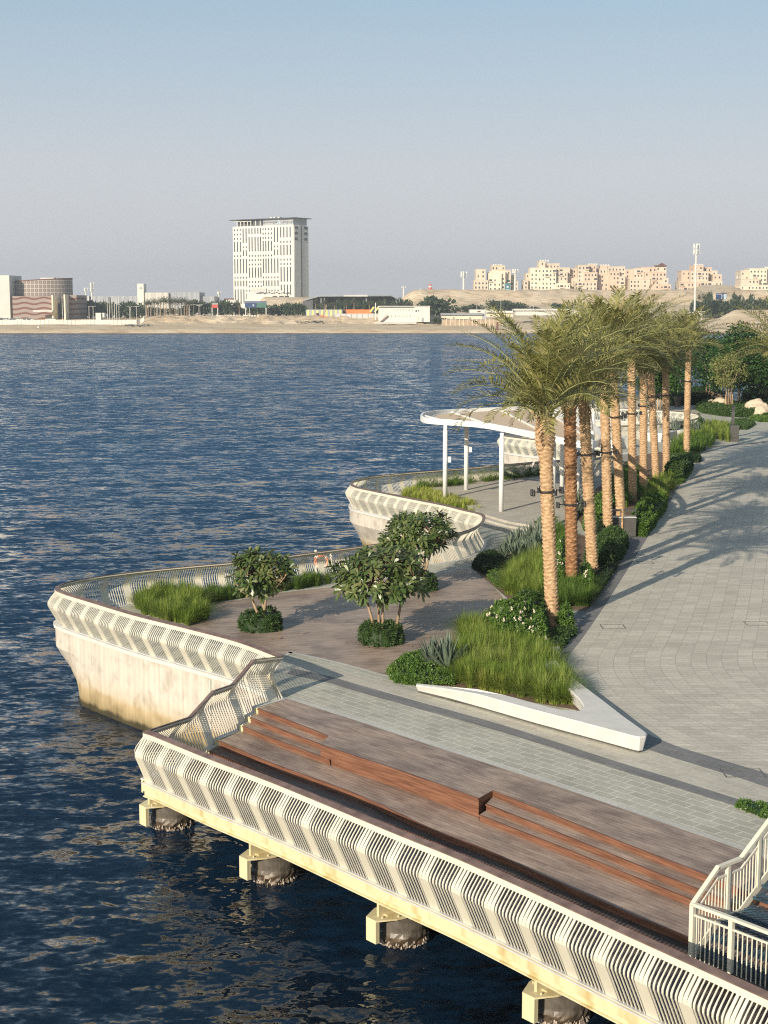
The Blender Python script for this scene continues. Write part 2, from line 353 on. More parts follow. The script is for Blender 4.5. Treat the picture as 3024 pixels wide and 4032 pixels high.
# -------- sea wall under the coast
def wall_mat():
    m, t, b = new_mat('sea_wall_concrete'); tc = N(t, 'ShaderNodeTexCoord'); sx = N(t, 'ShaderNodeSeparateXYZ'); t.links.new(tc.outputs['Object'], sx.inputs[0])
    n = N(t, 'ShaderNodeTexNoise'); n.inputs['Scale'].default_value = 1.0; n.inputs['Detail'].default_value = 6; mp = N(t, 'ShaderNodeMapping'); mp.inputs['Scale'].default_value = (7,7,.35)
    t.links.new(tc.outputs['Object'], mp.inputs[0]); t.links.new(mp.outputs[0], n.inputs[0])
    n2 = N(t, 'ShaderNodeTexNoise'); n2.inputs['Scale'].default_value = 1.6; n2.inputs['Detail'].default_value = 6; t.links.new(tc.outputs['Object'], n2.inputs[0])
    base = ramp(t, n.outputs[0], [(.34,(.47,.43,.37)),(.5,(.525,.485,.42)),(.66,(.565,.53,.465))])
    zz = N(t, 'ShaderNodeMath', operation='MULTIPLY_ADD'); t.links.new(n2.outputs[0], zz.inputs[0]); zz.inputs[1].default_value = .35; t.links.new(sx.outputs[2], zz.inputs[2])
    zr = N(t, 'ShaderNodeMapRange'); zr.inputs[1].default_value = -2.75; zr.inputs[2].default_value = -.2; t.links.new(zz.outputs[0], zr.inputs[0])
    tint = ramp(t, zr.outputs[0], [(.0,(.05,.045,.02)),(.15,(.10,.09,.045)),(.20,(.52,.44,.26)),(.36,(.80,.68,.46)),(.44,(.95,.90,.80)),(.65,(1,1,1))])
    mu = N(t, 'ShaderNodeMixRGB', blend_type='MULTIPLY'); mu.inputs[0].default_value = 1; t.links.new(base, mu.inputs[1]); t.links.new(tint, mu.inputs[2])
    bl = N(t, 'ShaderNodeMixRGB', blend_type='MULTIPLY'); bl.inputs[0].default_value = 1; t.links.new(mu.outputs[0], bl.inputs[1]); t.links.new(ramp(t, n2.outputs[0], [(.35,(.82,.80,.77)),(.5,(1,1,1)),(.68,(1.05,1.04,1.02))]), bl.inputs[2])
    t.links.new(bl.outputs[0], b.inputs['Base Color']); b.inputs['Roughness'].default_value = .8
    bp = N(t, 'ShaderNodeBump'); bp.inputs['Strength'].default_value = .3; bp.inputs['Distance'].default_value = .03; t.links.new(n2.outputs[0], bp.inputs['Height']); t.links.new(bp.outputs[0], b.inputs['Normal'])
    return m
MT['seawall'] = wall_mat()
cst = resample(coast, .4); nn = normals(cst, 1); Lq = frame_len(cst)
def smoothn(nn, k=4):
    return [sum((nn[min(len(nn)-1, max(0, i+j))] for j in range(-k, k+1)), Vector()).normalized() for i in range(len(nn))]
nn = smoothn(nn)
icorner = min(range(len(cst)), key=lambda i: (cst[i]-H(300,2354)).length)
dc = Lq[icorner]
rows = [(.16,-.02),(.16,-.14),(.10,-.15),(.10,-.55),(.10,-.86),(None,-1.7),(None,-3.6)]
vs = []; k = len(rows)
for p, q, l in zip(cst, nn, Lq):
    tp = min(1, max(0, (l-dc+.3)/1.6))       # the bow tapers inward below its shoulder, the long front stays upright
    for r_, (s, z) in enumerate(rows):
        if s is None: s = .10-tp*(.50 if r_ == 5 else 1.25)
        vs.append((p.x+q.x*s, p.y+q.y*s, z))
fs = [(j*k+a, j*k+a+1, (j+1)*k+a+1, (j+1)*k+a) for j in range(len(cst)-1) for a in range(k-1)]
mb = MB(); mb.add(vs, fs, 0)
sw = empty('sea_wall', (0,0,0), 0, 'pale stained concrete sea wall curving in bows below the winding balustrade', 'wall')
mb.build('wall_face', MT['seawall'], sw, fix=True)
mb = MB(); a = [p+q*.17+Vector((0,0,-.001)) for p, q in zip(cst, nn)]; b = [p-q*.25+Vector((0,0,-.001)) for p, q in zip(cst, nn)]; a2 = [p+q*.17+Vector((0,0,-.13)) for p, q in zip(cst, nn)]
mb.strip(a, b); mb.strip(a, a2); mb.build('coping', MT['bench'], sw)
# joints / vertical seam ribs on the front face
mb = MB()
for dd in ():
    j = icorner; p = cst[j]; q = nn[j]; mb.box((p.x+q.x*.105, p.y+q.y*.105, -1.6), (.03,.03,2.9), math.atan2(q.y, q.x))
j = min(range(len(cst)), key=lambda i: abs(Lq[i]-4.2)); p = cst[j]; q = nn[j]
mb.box((p.x+q.x*.13, p.y+q.y*.13, -1.15), (.05,.05,1.9), math.atan2(q.y, q.x))
mb.build('drain_pipe', MT['bench'], sw)
# ================================================================== AMPHITHEATRE AND DECK LEVELS
RISE = .165
LV = [-.165*i for i in range(6)]
U = lambda pts, z, step=.3: spline(Gs(pts, z), step)
B_line = [(1133,2752),(1416,2842),(1700,2936),(2120,3072),(2560,3222),(2915,3345),(3250,3462)]        # brown deck / stone boundary
near_h = [(572,2893),(608,2904),(825,2993),(1097,3096),(1562,3289),(1797,3384),(2099,3519),(2498,3702),(3024,3942),(3300,4075)]
zN = -.87; RZn = 1.37
rail_near = [Vector((G(a,b,.445).x, G(a,b,.445).y, zN)) for a, b in near_h]
r1a = [(1016,2789),(1150,2840),(1293,2898)]; r1b = [(1250,2930),(1286,2922),(1600,3040),(1885,3143)]; r1c = [(1940,3112),(2200,3216),(2500,3335),(2750,3432),(3100,3575)]
r2a = [(986,2824),(1120,2876),(1264,2930)]; r2c = [(1915,3165),(2200,3278),(2500,3400),(2700,3480),(3100,3640)]
r3a = [(957,2858),(1110,2920),(1300,2992)]; r3c = [(1888,3208),(2200,3330),(2500,3452),(2720,3540),(3100,3695)]
r4 = [(863,2916),(1062,3000),(1400,3125),(1700,3262),(1908,3342),(2200,3472),(2500,3603),(2715,3690),(3100,3860)]
r5 = [(827,2955),(1000,3025),(1400,3193),(1700,3310),(2050,3461),(2400,3620),(2700,3755),(3100,3935)]
deckmat = None
def wood_mat(name, cs, rot, plank=.14, dark=.55, rough=.5, mott=1.0):
    m, t, b = new_mat(name); tc = N(t, 'ShaderNodeTexCoord'); mp = N(t, 'ShaderNodeMapping'); mp.inputs['Rotation'].default_value = (0,0,rot); t.links.new(tc.outputs['Object'], mp.inputs[0])
    br = N(t, 'ShaderNodeTexBrick'); br.offset = .37; br.offset_frequency = 2; br.inputs['Scale'].default_value = 1; br.inputs['Brick Width'].default_value = 2.4; br.inputs['Row Height'].default_value = plank; br.inputs['Mortar Size'].default_value = .007
    br.inputs['Color1'].default_value = (.86,.86,.86,1); br.inputs['Color2'].default_value = (1.08,1.08,1.08,1); br.inputs['Mortar'].default_value = (dark,dark,dark,1); t.links.new(mp.outputs[0], br.inputs[0])
    m2 = N(t, 'ShaderNodeMapping'); m2.inputs['Scale'].default_value = (.8,3.2,2); t.links.new(mp.outputs[0], m2.inputs[0])
    n = N(t, 'ShaderNodeTexNoise'); n.inputs['Scale'].default_value = 1.5*mott; n.inputs['Detail'].default_value = 8; n.inputs['Roughness'].default_value = .65; t.links.new(m2.outputs[0], n.inputs[0])
    n3 = N(t, 'ShaderNodeTexNoise'); n3.inputs['Scale'].default_value = .7; n3.inputs['Detail'].default_value = 6; t.links.new(tc.outputs['Object'], n3.inputs[0])
    c = ramp(t, n.outputs[0], [(.3+.4*i/(len(cs)-1), x) for i, x in enumerate(cs)])
    mu = N(t, 'ShaderNodeMixRGB', blend_type='MULTIPLY'); mu.inputs[0].default_value = 1; t.links.new(c, mu.inputs[1]); t.links.new(br.outputs[0], mu.inputs[2])
    mv = N(t, 'ShaderNodeMixRGB', blend_type='MULTIPLY'); mv.inputs[0].default_value = 1; t.links.new(mu.outputs[0], mv.inputs[1]); t.links.new(ramp(t, n3.outputs[0], [(.36,(.72,.70,.70)),(.50,(1,.99,.97)),(.66,(1.16,1.13,1.08))]), mv.inputs[2])
    t.links.new(mv.outputs[0], b.inputs['Base Color']); b.inputs['Roughness'].default_value = rough; b.inputs['Specular IOR Level'].default_value = .4
    bp = N(t, 'ShaderNodeBump'); bp.inputs['Strength'].default_value = .35; bp.inputs['Distance'].default_value = .01; t.links.new(mv.outputs[0], bp.inputs['Height']); t.links.new(bp.outputs[0], b.inputs['Normal'])
    return m
A0, A1 = G(1133,2752), G(2915,3345); AU = math.atan2(A1.y-A0.y, A1.x-A0.x)       # direction of the pier
MT['deck'] = wood_mat('weathered_brown_deck', [(.21,.15,.118),(.32,.243,.196),(.42,.33,.27)], -AU)
MT['riser'] = noise_mat('orange_hardwood_riser', (.10,.043,.026), (.17,.077,.045), 1.6, .5, stretch=(.8,.8,14), detail=7, c3=(.25,.12,.075))
MT['deck_dark'] = wood_mat('dark_lower_decking', [(.06,.045,.038),(.10,.078,.066),(.14,.11,.095)], -AU)  # darker planks on the lowest tread and walkway
MT['plaza_deck'] = wood_mat('round_plaza_deck', [(.25,.19,.15),(.33,.26,.21),(.40,.325,.27)], R(-17), plank=.14, dark=.75, rough=.5)
def extend_left(pts, d=.0): return pts
def riser(mb, line, ztop, zbot):
    a = line; mb.strip([Vector((p.x,p.y,zbot)) for p in a], [Vector((p.x,p.y,ztop)) for p in a])
    # projecting nosing lip
    n = normals(a, -1); o = [Vector((p.x+q.x*.03, p.y+q.y*.03, ztop+.001)) for p, q in zip(a, n)]; o2 = [v+Vector((0,0,-.045)) for v in o]
    i1_ = [Vector((p.x-q.x*.02, p.y-q.y*.02, ztop+.001)) for p, q in zip(a, n)]; i2_ = [Vector((p.x,p.y,ztop-.045)) for p in a]
    mb.strip(o2, o); mb.strip(o, i1_); mb.strip(i2_, o2)
def tread(mb, inner, outer, z):
    n = 80; a = resample([Vector((p.x,p.y,z)) for p in inner], frame_len(inner)[-1]/n); b = resample([Vector((p.x,p.y,z)) for p in outer], frame_len(outer)[-1]/n)
    m_ = min(len(a), len(b)); mb.strip(a[:m_], b[:m_])
B = U(B_line, 0)
L1a, L1b, L1c = U(r1a, LV[0]), U([(1293,2898),(1262,2930)], LV[0]), U(r1c, LV[0])
Lblk = U([(1262,2930),(1600,3042),(1885,3143)], LV[0])
Lret = U([(1885,3143),(1940,3112)], LV[0])
topfront = L1a[:-1]+L1b[:-1]+Lblk[:-1]+Lret[:-1]+L1c
amp = empty('stepped_terrace', G(1133,2752), 0, 'brown timber seating steps descending from the paving to the near balustrade over the water', 'terrace')
O = amp.location.copy()
dk = MB(); rs = MB()
# top deck: polygon between stone boundary and front edge
def poly_sheet(name, pts, z, mat, parent=None, off=Vector(), kind='structure'):
    me = bpy.data.meshes.new(name); bm = bmesh.new(); vv = []
    last = None
    for p in pts:
        if last is None or (Vector((p[0],p[1]))-last).length > .01:
            vv.append(bm.verts.new((p[0]-off.x, p[1]-off.y, z-off.z))); last = Vector((p[0],p[1]))
    f = bm.faces.new(vv); 
    f.normal_update()
    if f.normal.z < 0: f.normal_flip()
    bmesh.ops.triangulate(bm, faces=[f], ngon_method='EAR_CLIP'); bm.to_mesh(me); bm.free(); me.materials.append(mat)
    o = bpy.data.objects.new(name, me); col.objects.link(o)
    if parent: o.parent = parent
    elif kind: o['kind'] = kind
    return o
poly_sheet('deck_level', list(B)+topfront[::-1], 0, MT['deck'], amp, O)
R2a, R2c = U(r2a, LV[1]), U(r2c, LV[1]); R3a, R3c = U(r3a, LV[2]), U(r3c, LV[2]); R4 = U(r4, LV[3]); R5 = U(r5, LV[4])
tr = MB(); tread(tr, L1a, R2a, LV[1]); tr.v = [(a-O.x,b-O.y,c) for a,b,c in tr.v]; tr.build('tread', MT['deck'], amp)
tr = MB(); tread(tr, L1c, R2c, LV[1]); tr.v = [(a-O.x,b-O.y,c) for a,b,c in tr.v]; tr.build('tread', MT['deck'], amp)
tr = MB(); tread(tr, R2a, R3a, LV[2]); tr.v = [(a-O.x,b-O.y,c) for a,b,c in tr.v]; tr.build('tread', MT['deck'], amp)
tr = MB(); tread(tr, R2c, R3c, LV[2]); tr.v = [(a-O.x,b-O.y,c) for a,b,c in tr.v]; tr.build('tread', MT['deck'], amp)
blkL = [Vector((p.x,p.y,0)) for p in Lblk]
mid = [Vector((p.x,p.y,0)) for p in R3a]+[Vector((p.x,p.y,0)) for p in blkL[2:]]+[Vector((p.x,p.y,0)) for p in R3c]
n3 = normals(blkL,1)
inner = [Vector((p.x,p.y,0)) for p in R3a][:-1]+[p for p in Lblk[1:]]+list(R3c)
poly_sheet('deck_level', [Vector((p.x,p.y,0)) for p in U(r4,LV[3])]+[p+Vector((.0,.0,0)) for p in inner][::-1], LV[3], MT['deck'], amp, O)
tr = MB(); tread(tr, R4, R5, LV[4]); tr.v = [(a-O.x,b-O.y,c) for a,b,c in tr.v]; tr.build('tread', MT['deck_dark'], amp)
RN = spline(rail_near, .2)
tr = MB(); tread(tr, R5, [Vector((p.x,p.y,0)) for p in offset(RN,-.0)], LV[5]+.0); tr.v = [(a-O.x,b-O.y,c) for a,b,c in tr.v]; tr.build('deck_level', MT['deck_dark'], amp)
for ln, zt_, zb_ in ((L1a,0,LV[1]),(L1c,0,LV[1]),(R2a,LV[1],LV[2]),(R2c,LV[1],LV[2]),(R3a,LV[2],LV[3]),(R3c,LV[2],LV[3]),(R4,LV[3],LV[4]),(R5,LV[4],LV[5]),(Lblk,0,LV[3])):
    rs = MB(); riser(rs, ln, zt_, zb_-.002); rs.v = [(a-O.x,b-O.y,c) for a,b,c in rs.v]; rs.build('riser', MT['riser'], amp)
MT['riser_dark'] = noise_mat('dark_end_grain', (.035,.022,.016), (.06,.04,.03), 6, .6)
for ln in (L1b, Lret):
    rs = MB(); rs.strip([Vector((p.x,p.y,LV[3])) for p in ln], [Vector((p.x,p.y,0)) for p in ln]); rs.v = [(a-O.x,b-O.y,c) for a,b,c in rs.v]; rs.build('end_board', MT['riser'], amp)
# stepped side stringer along the left end of the terrace
st = MB(); sy_ = MB()
corn = [G(1133,2752,0), G(1016,2789,0), G(986,2824,LV[1]), G(957,2858,LV[2]), G(863,2916,LV[3]), G(827,2955,LV[4]), Vector((RN[0].x,RN[0].y,LV[5]))]
ax = Vector((math.cos(AU), math.sin(AU), 0)); 
for i in range(6):
    a = corn[i].copy(); b = corn[i+1].copy(); z = LV[i] if i < 6 else LV[5]
    d = (b-a); d.z = 0; L_ = d.length; rz = math.atan2(d.y, d.x); c = (a+b)/2-ax*.21
    st.box((c.x-O.x, c.y-O.y, z-.02), (L_, .12, .05), rz)
    if i > 0:
        c = a-ax*.075; sy_.box((c.x-O.x, c.y-O.y, (LV[i-1]+LV[i])/2), (.06, .15, RISE+.01), rz)
    c = (a+b)/2-ax*.22; sy_.box((c.x-O.x, c.y-O.y, z-.22), (L_, .06, .34), rz); c = (a+b)/2-ax*.075; sy_.box((c.x-O.x, c.y-O.y, z-.035), (L_-.06, .15, .05), rz)
st.build('stringer_cap', MT['lightgrey'], amp); sy_.build('stringer', MT['yellow'], amp)
# underside and rear sea wall so the space below is dark
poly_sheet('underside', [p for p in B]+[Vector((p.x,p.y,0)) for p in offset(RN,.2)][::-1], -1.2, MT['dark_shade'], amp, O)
mb = MB(); a = [Vector((p.x,p.y,-3.6)) for p in B]; mb.strip(a, [Vector((p.x,p.y,-.02)) for p in B]); 
q0 = coast[0]; mb.strip([Vector((B[0].x,B[0].y,-3.6)), Vector((q0.x,q0.y,-3.6))], [Vector((B[0].x,B[0].y,-.02)), Vector((q0.x,q0.y,-.02))])
mb.build('rear_wall', MT['seawall'], sw)
# ---- near balustrade, edge beam and piles
rb = empty('balustrade', Vector((RN[0].x,RN[0].y,zN)), 0, 'nearest white slatted balustrade along the outer edge of the brown stepped terrace', 'railing')
balustrade(rb, [Vector((p.x-RN[0].x,p.y-RN[0].y,0)) for p in RN], one(zN-zN), one(RZn), side=-1)
# side balustrade going up the steps
side_pts = [Vector((RN[0].x,RN[0].y,0)), *[Vector((c.x,c.y,0))-ax*.21 for c in (corn[5],corn[4],corn[3],corn[2],corn[1])], Vector((G(1112,2751).x, G(1112,2751).y, 0))]
Ls = frame_len(side_pts); S = resample(side_pts, .05)
def zbase(f, d):
    for i, l in enumerate(Ls[1:]):
        if d < l: return [LV[5],LV[4],LV[3],LV[2],LV[1],LV[0]][i]
    return 0.0
hp = [(558,2886),(748,2820),(840,2718),(915,2692),(1000,2594),(1133,2560)]   # handrail bend points seen in the photo
tot = Ls[-1]
def dist_on(sx, sy, z):
    p = G(sx, sy, z); p.z = 0; best = min(range(len(S)), key=lambda i: (S[i]-p).length); return best/(len(S)-1)*tot
kn = [(0, zN+RZn), (None,zN+RZ+.02), (None,-.48+RZ), (None,-.46+RZ), (None,-.005+RZ), (tot, RZ)]
def solve(sx, sy):   # where the sight line meets the balustrade's upright plane
    dr = ray(sx, sy); best = None
    for i in range(len(S)-1):
        a, b = S[i], S[i+1]
        ca = a.x*dr.y-a.y*dr.x; cb = b.x*dr.y-b.y*dr.x
        if ca*cb <= 0 and ca != cb:
            t = ca/(ca-cb); p = a.lerp(b, t); zz = CAMZ+dr.z*(p.y/dr.y); best = ((i+t)/(len(S)-1)*tot, zz)
    return best
kn = [(0, zN+RZn)]
for q in hp[1:-1]:
    s_ = solve(*q)
    if s_: kn.append((s_[0], s_[1]-.06))
kn.append((tot, RZ)); kn.sort()
print('side handrail', [(round(a,2), round(b,2)) for a,b in kn], 'tot', tot)
def ztop(f, d):
    for (a, za), (b, zb_) in zip(kn, kn[1:]):
        if d <= b: return za+(zb_-za)*(d-a)/max(1e-6, b-a)
    return RZ
rside = empty('balustrade', side_pts[0], 0, 'short white slatted balustrade stepping up the left side of the brown terrace', 'railing')
balustrade(rside, [p-side_pts[0] for p in S], zbase, ztop, side=1, per=14)
# edge beam (yellow steel)
eb = empty('edge_beam', RN[0], 0, 'long cream yellow steel beam carrying the nearest balustrade over the water', 'beam')
mb = MB(); S2 = [Vector((p.x,p.y,0))-Vector((RN[0].x,RN[0].y,0)) for p in resample(RN, .4)]
n_ = normals(S2, -1)
def sweep_to(mb, S2, n_, prof):
    k = len(prof); vs = [(p.x+q.x*s, p.y+q.y*s, z) for p, q in zip(S2, n_) for s, z in prof]
    fs = [(j*k+a, j*k+(a+1)%k, (j+1)*k+(a+1)%k, (j+1)*k+a) for j in range(len(S2)-1) for a in range(k)]
    fs += [tuple(range(k)), tuple((len(S2)-1)*k+a for a in range(k))[::-1]]; mb.add(vs, fs)
S2[0] = S2[0]-(S2[1]-S2[0]).normalized()*.08
sweep_to(mb, S2, n_, [(-.2,-.002),(.10,-.002),(.10,-.04),(.085,-.04),(.085,-.23),(-.2,-.23)]); mb.build('upper_fascia', MT['yellow'], eb, fix=True)
mb = MB(); sweep_to(mb, S2, n_, [(-.25,-.232),(.0,-.232),(.0,-.38),(.06,-.38),(.06,-.415),(-.25,-.415)]); mb.build('lower_flange', MT['yellow'], eb, fix=True)
mb = MB(); sweep_to(mb, S2, n_, [(.102,.002),(.102,-.035),(.112,-.035),(.112,.002)]); mb.build('drip_strip', MT['lightgrey'], eb, fix=True)
eb.location.z = zN
d0 = (corn[1]-RN[0]); d0.z = 0; d0.normalize()
mb = MB(); side_len = (Vector((corn[1].x,corn[1].y,0))-Vector((RN[0].x,RN[0].y,0))).length
c = d0*side_len*.5; mb.box((c.x-ax.x*.02, c.y-ax.y*.02, -.22), (side_len, .12, .38), math.atan2(d0.y, d0.x)); mb.build('end_beam', MT['yellow'], eb)
# piles
def pile_mat():
    m, t, b = new_mat('barnacled_pile'); tc = N(t, 'ShaderNodeTexCoord'); sx = N(t, 'ShaderNodeSeparateXYZ'); t.links.new(tc.outputs['Object'], sx.inputs[0])
    n = N(t, 'ShaderNodeTexNoise'); n.inputs['Scale'].default_value = 3; n.inputs['Detail'].default_value = 8; t.links.new(tc.outputs['Object'], n.inputs[0])
    c = ramp(t, n.outputs[0], [(.35,(.05,.043,.035)),(.6,(.12,.105,.085)),(.78,(.24,.21,.165))]); c2 = ramp(t, n.outputs[0], [(.4,(.03,.022,.012)),(.6,(.12,.08,.045)),(.7,(.45,.42,.38))])
    zr = N(t, 'ShaderNodeMapRange'); zr.inputs[1].default_value = .30; zr.inputs[2].default_value = .16; t.links.new(sx.outputs[2], zr.inputs[0])
    mx = N(t, 'ShaderNodeMixRGB'); t.links.new(zr.outputs[0], mx.inputs[0]); t.links.new(c, mx.inputs[1]); t.links.new(c2, mx.inputs[2]); t.links.new(mx.outputs[0], b.inputs['Base Color']); b.inputs['Roughness'].default_value = .45
    return m
MT['pile'] = pile_mat()
def make_pile(loc, rz, label):
    t = empty('pier_pile', loc, rz, label, 'pile', 'piles under the near terrace')
    # local: +x = inward (under the deck), z=0 at the water
    mb = MB(); n = 36; vs = []; zs = [-1.2,-.3,0,.08,.16,.24,.34,.5,.70]
    for z in zs:
        for k in range(n):
            a = 2*math.pi*k/n; r = .57+(.05*rnd.random() if 0 < z < .3 else .0); vs.append((r*math.cos(a), r*math.sin(a), z))
    fs = [(i*n+k, i*n+(k+1)%n, (i+1)*n+(k+1)%n, (i+1)*n+k) for i in range(len(zs)-1) for k in range(n)]; mb.add(vs, fs); mb.build('column', MT['pile'], t)
    mb = MB()
    for i in range(240):
        a = rnd.uniform(0, 2*math.pi); z = abs(rnd.gauss(0,.07))+.01; s = rnd.uniform(.015,.05); mb.box((.60*math.cos(a), .60*math.sin(a), z), (s,s,s*1.4), rnd.uniform(0,3), taper=.3)
    o_ = mb.build('barnacles', MT['barn'], t); o_['kind'] = 'stuff'
    cap = MB(); hexo = [(-.96,-.17),(-.96,.17),(-.52,.40),(.5,.58),(.5,-.58),(-.52,-.40)]
    cap.prism([(x,y,.70) for x,y in hexo], [(x,y,.74) for x,y in hexo]); cap.build('cap_plate', MT['yellow'], t, fix=True)
    g = MB(); g.box((1.2,0,1.10),(3.9,.07,.72)); g.box((1.25,0,.755),(3.7,.34,.03)); g.box((-.1,0,1.10),(.04,.30,.70)); g.build('cross_girder', MT['yellow'], t)
    f = MB(); f.box((-.94,0,.44),(.04,.34,.52)); f.box((-.89,-.155,.44),(.08,.03,.52)); f.box((-.89,.155,.44),(.08,.03,.52)); f.build('skirt_plate', MT['yellow'], t)
    bo = MB()
    for x, y in ((-.75,-.16),(-.42,-.34),(.1,-.42),(-.5,.30)): bo.tube([(x,y,.74),(x,y,.78)], .024, 6)
    bo.build('bolts', MT['yellow'], t)
    return t
MT['barn'] = noise_mat('barnacles', (.05,.03,.02), (.34,.28,.22), 9, .5, c3=(.5,.47,.42))
for (x, y), lb in zip(((-6.0,40.33),(-2.83,36.45),(.43,32.7),(3.65,28.95),(6.8,25.2)), ('barnacled pile at the corner of the near terrace, furthest left','barnacled pile, second along the yellow beam from the corner','barnacled pile, third along the yellow beam from the corner','barnacled pile, fourth along, cut by the bottom of the picture','pile below the right end of the near terrace')):
    inw = Vector((-math.sin(AU), math.cos(AU)))
    if y > 26: make_pile((x, y, WZ), math.atan2(inw.y, inw.x), lb)
# ================================================================== PAVING
MT['stone'] = paving_mat('grey_green_stone_paving', (.36,.355,.295), (.43,.42,.35), (.62,.60,.52), .62, .31, rot=-AU, off=.5, ms=.014)
MT['prom'] = paving_mat('promenade_pavers', (.45,.42,.355), (.54,.51,.435), (.33,.31,.265), .52, .27, uv=True, off=0.0, ms=.010)
MT['band'] = paving_mat('dark_grey_band', (.165,.165,.165), (.20,.20,.20), (.13,.13,.13), .6, .3, rot=-AU, ms=.008)
MT['light_strip'] = paving_mat('light_edge_strip', (.46,.45,.41), (.50,.49,.45), (.36,.36,.33), 1.2, .6, rot=-AU, ms=.006)
MT['beige'] = paving_mat('beige_paving', (.40,.375,.32), (.46,.43,.37), (.36,.34,.30), .4, .2, rot=R(20), ms=.006)
Bend = B[-1]
inl = offset(coast, -.02)
base = [Vector((p.x,p.y,0)) for p in coast]+[Vector((110,187,0)),Vector((110,20,0)),Vector((Bend.x+3,Bend.y-3.5,0))]+[p for p in B[::-1]]
poly_sheet('paving', base, 0.0, MT['stone'])
# promenade: gridded sheet right of the dark border, joints run along the border curve
E_pts = [(3300,3140),(3024,3048),(2828,2989),(2629,2925),(2450,2838),(2352,2775),(2285,2725),(2239,2662),(2230,2620),(2247,2573),(2298,2506),(2382,2383),(2483,2223),(2601,2035),(2713,1857),(2790,1770)]
Ew = [G(*p) for p in E_pts]+[Vector((35,130,0)),Vector((42,150,0)),Vector((52,172,0))]
Es = spline(Ew, .25); Es.sort(key=lambda p: p.y)
Eu = []
for p in Es:
    if not Eu or p.y > Eu[-1].y+.12: Eu.append(p)
mb = MB(); mb.uv = []
vsw = [0,.5,1,2,4,8,16,30,60]
for p in Eu:
    for d in vsw: mb.v.append((p.x+d, p.y, .006)); mb.uv.append((d, p.y))
k = len(vsw)
for j in range(len(Eu)-1):
    for a in range(k-1): mb.f.append((j*k+a, j*k+a+1, (j+1)*k+a+1, (j+1)*k+a)); mb.m.append(0)
struct(mb.build('promenade', MT['prom']))
EE = spline(Ew[::-1], .3)
ed = offset(EE, -.85) if offset(EE, -.85)[40].x < EE[40].x else offset(EE, .85)
mb = MB(); mb.strip([p+Vector((0,0,.008)) for p in EE], [p+Vector((0,0,.008)) for p in ed]); struct(mb.build('border_paving', MT['band'], fix=True))
# dark band crossing the stone strip, parallel to the terrace
db = spline(Gs([(1150,2632),(1300,2664),(1400,2694),(1635,2760),(2000,2862),(2430,3000),(2700,3083),(3024,3185),(3300,3275)]), .4)
db2 = spline(Gs([(1130,2654),(1290,2688),(1390,2719),(1625,2785),(1990,2887),(2420,3026),(2690,3110),(3020,3213),(3296,3305)]), .4)
m_ = min(len(db), len(db2)); a = resample(db, frame_len(db)[-1]/80); b = resample(db2, frame_len(db2)[-1]/80)
mb = MB(); mb.strip([p+Vector((0,0,.008)) for p in a[:80]], [p+Vector((0,0,.008)) for p in b[:80]]); struct(mb.build('dark_band', MT['band'], fix=True))
bz = spline(Gs([(1160,2600),(1300,2632),(1440,2668),(1560,2692),(1660,2742),(2000,2830),(2300,2910),(2520,2968),(2640,2950),(2828,3004),(3024,3064),(3300,3158)]), .4)
MT['warm_stone'] = paving_mat('warm_sand_paving', (.42,.395,.33), (.48,.455,.385), (.56,.53,.46), .62, .31, rot=-AU, off=.5, ms=.010)
poly_sheet('verge_paving', bz+[Vector((p.x,p.y,0)) for p in db][::-1], .004, MT['warm_stone'])
# light strip along the deck edge
a = resample(B, .4); b = offset(a, .22)
if b[10].y < a[10].y: b = offset(a, -.22)
mb = MB(); mb.strip([p+Vector((0,0,.004)) for p in a], [p+Vector((0,0,.004)) for p in b]); struct(mb.build('edge_strip', MT['light_strip'], fix=True))
# round timber plaza of the first bow
plz = [(1140,2567),(1300,2600),(1440,2637),(1545,2664),(1580,2640),(1640,2600),(1760,2560),(1900,2500),(1990,2450),(2010,2410),(1985,2360),(1940,2310),(1880,2262),(1820,2240),(1700,2268),(1600,2268),(1450,2292),(1307,2313),(1113,2334),(944,2363),(830,2378),(770,2400),(720,2440),(800,2500),(950,2540),(1080,2590)]
pl = spline(Gs(plz)+[G(*plz[0])], .4)[:-1]
poly_sheet('plaza_deck', pl, .010, MT['plaza_deck'])
a = pl+[pl[0]]; b = offset(a, .16) ; 
if inside(b[5], pl): b = offset(a, -.16)
mb = MB(); mb.strip([p+Vector((0,0,.012)) for p in a], [p+Vector((0,0,.012)) for p in b]); struct(mb.build('plaza_edging', MT['light_strip'], fix=True))
# platform of the second bow with three shallow steps
def raised(name, pts, z0, z1, mat, label, cat='steps'):
    mb = MB(); t = spline(Gs(pts, z1)+[G(*pts[0], z1)], .5)[:-1]; mb.prism([Vector((p.x,p.y,z0)) for p in t], t)
    o = mb.build(name, mat, fix=True); return struct(o)
plat = [(1880,2012),(1900,2022),(2001,2052),(2089,2067),(2150,2080),(2260,2020),(2300,1960),(2300,1870),(2150,1862),(2000,1868),(1800,1890),(1640,1915),(1640,1935),(1760,1960),(1850,1995)]
for i, (dz, push) in enumerate(((.12,34),(.24,17),(.36,0))):
    pts = [(x, y+push if y > 2015 else y) for x, y in plat]
    raised('platform_step' if i < 2 else 'platform', pts, -.05, dz, MT['beige'], '')
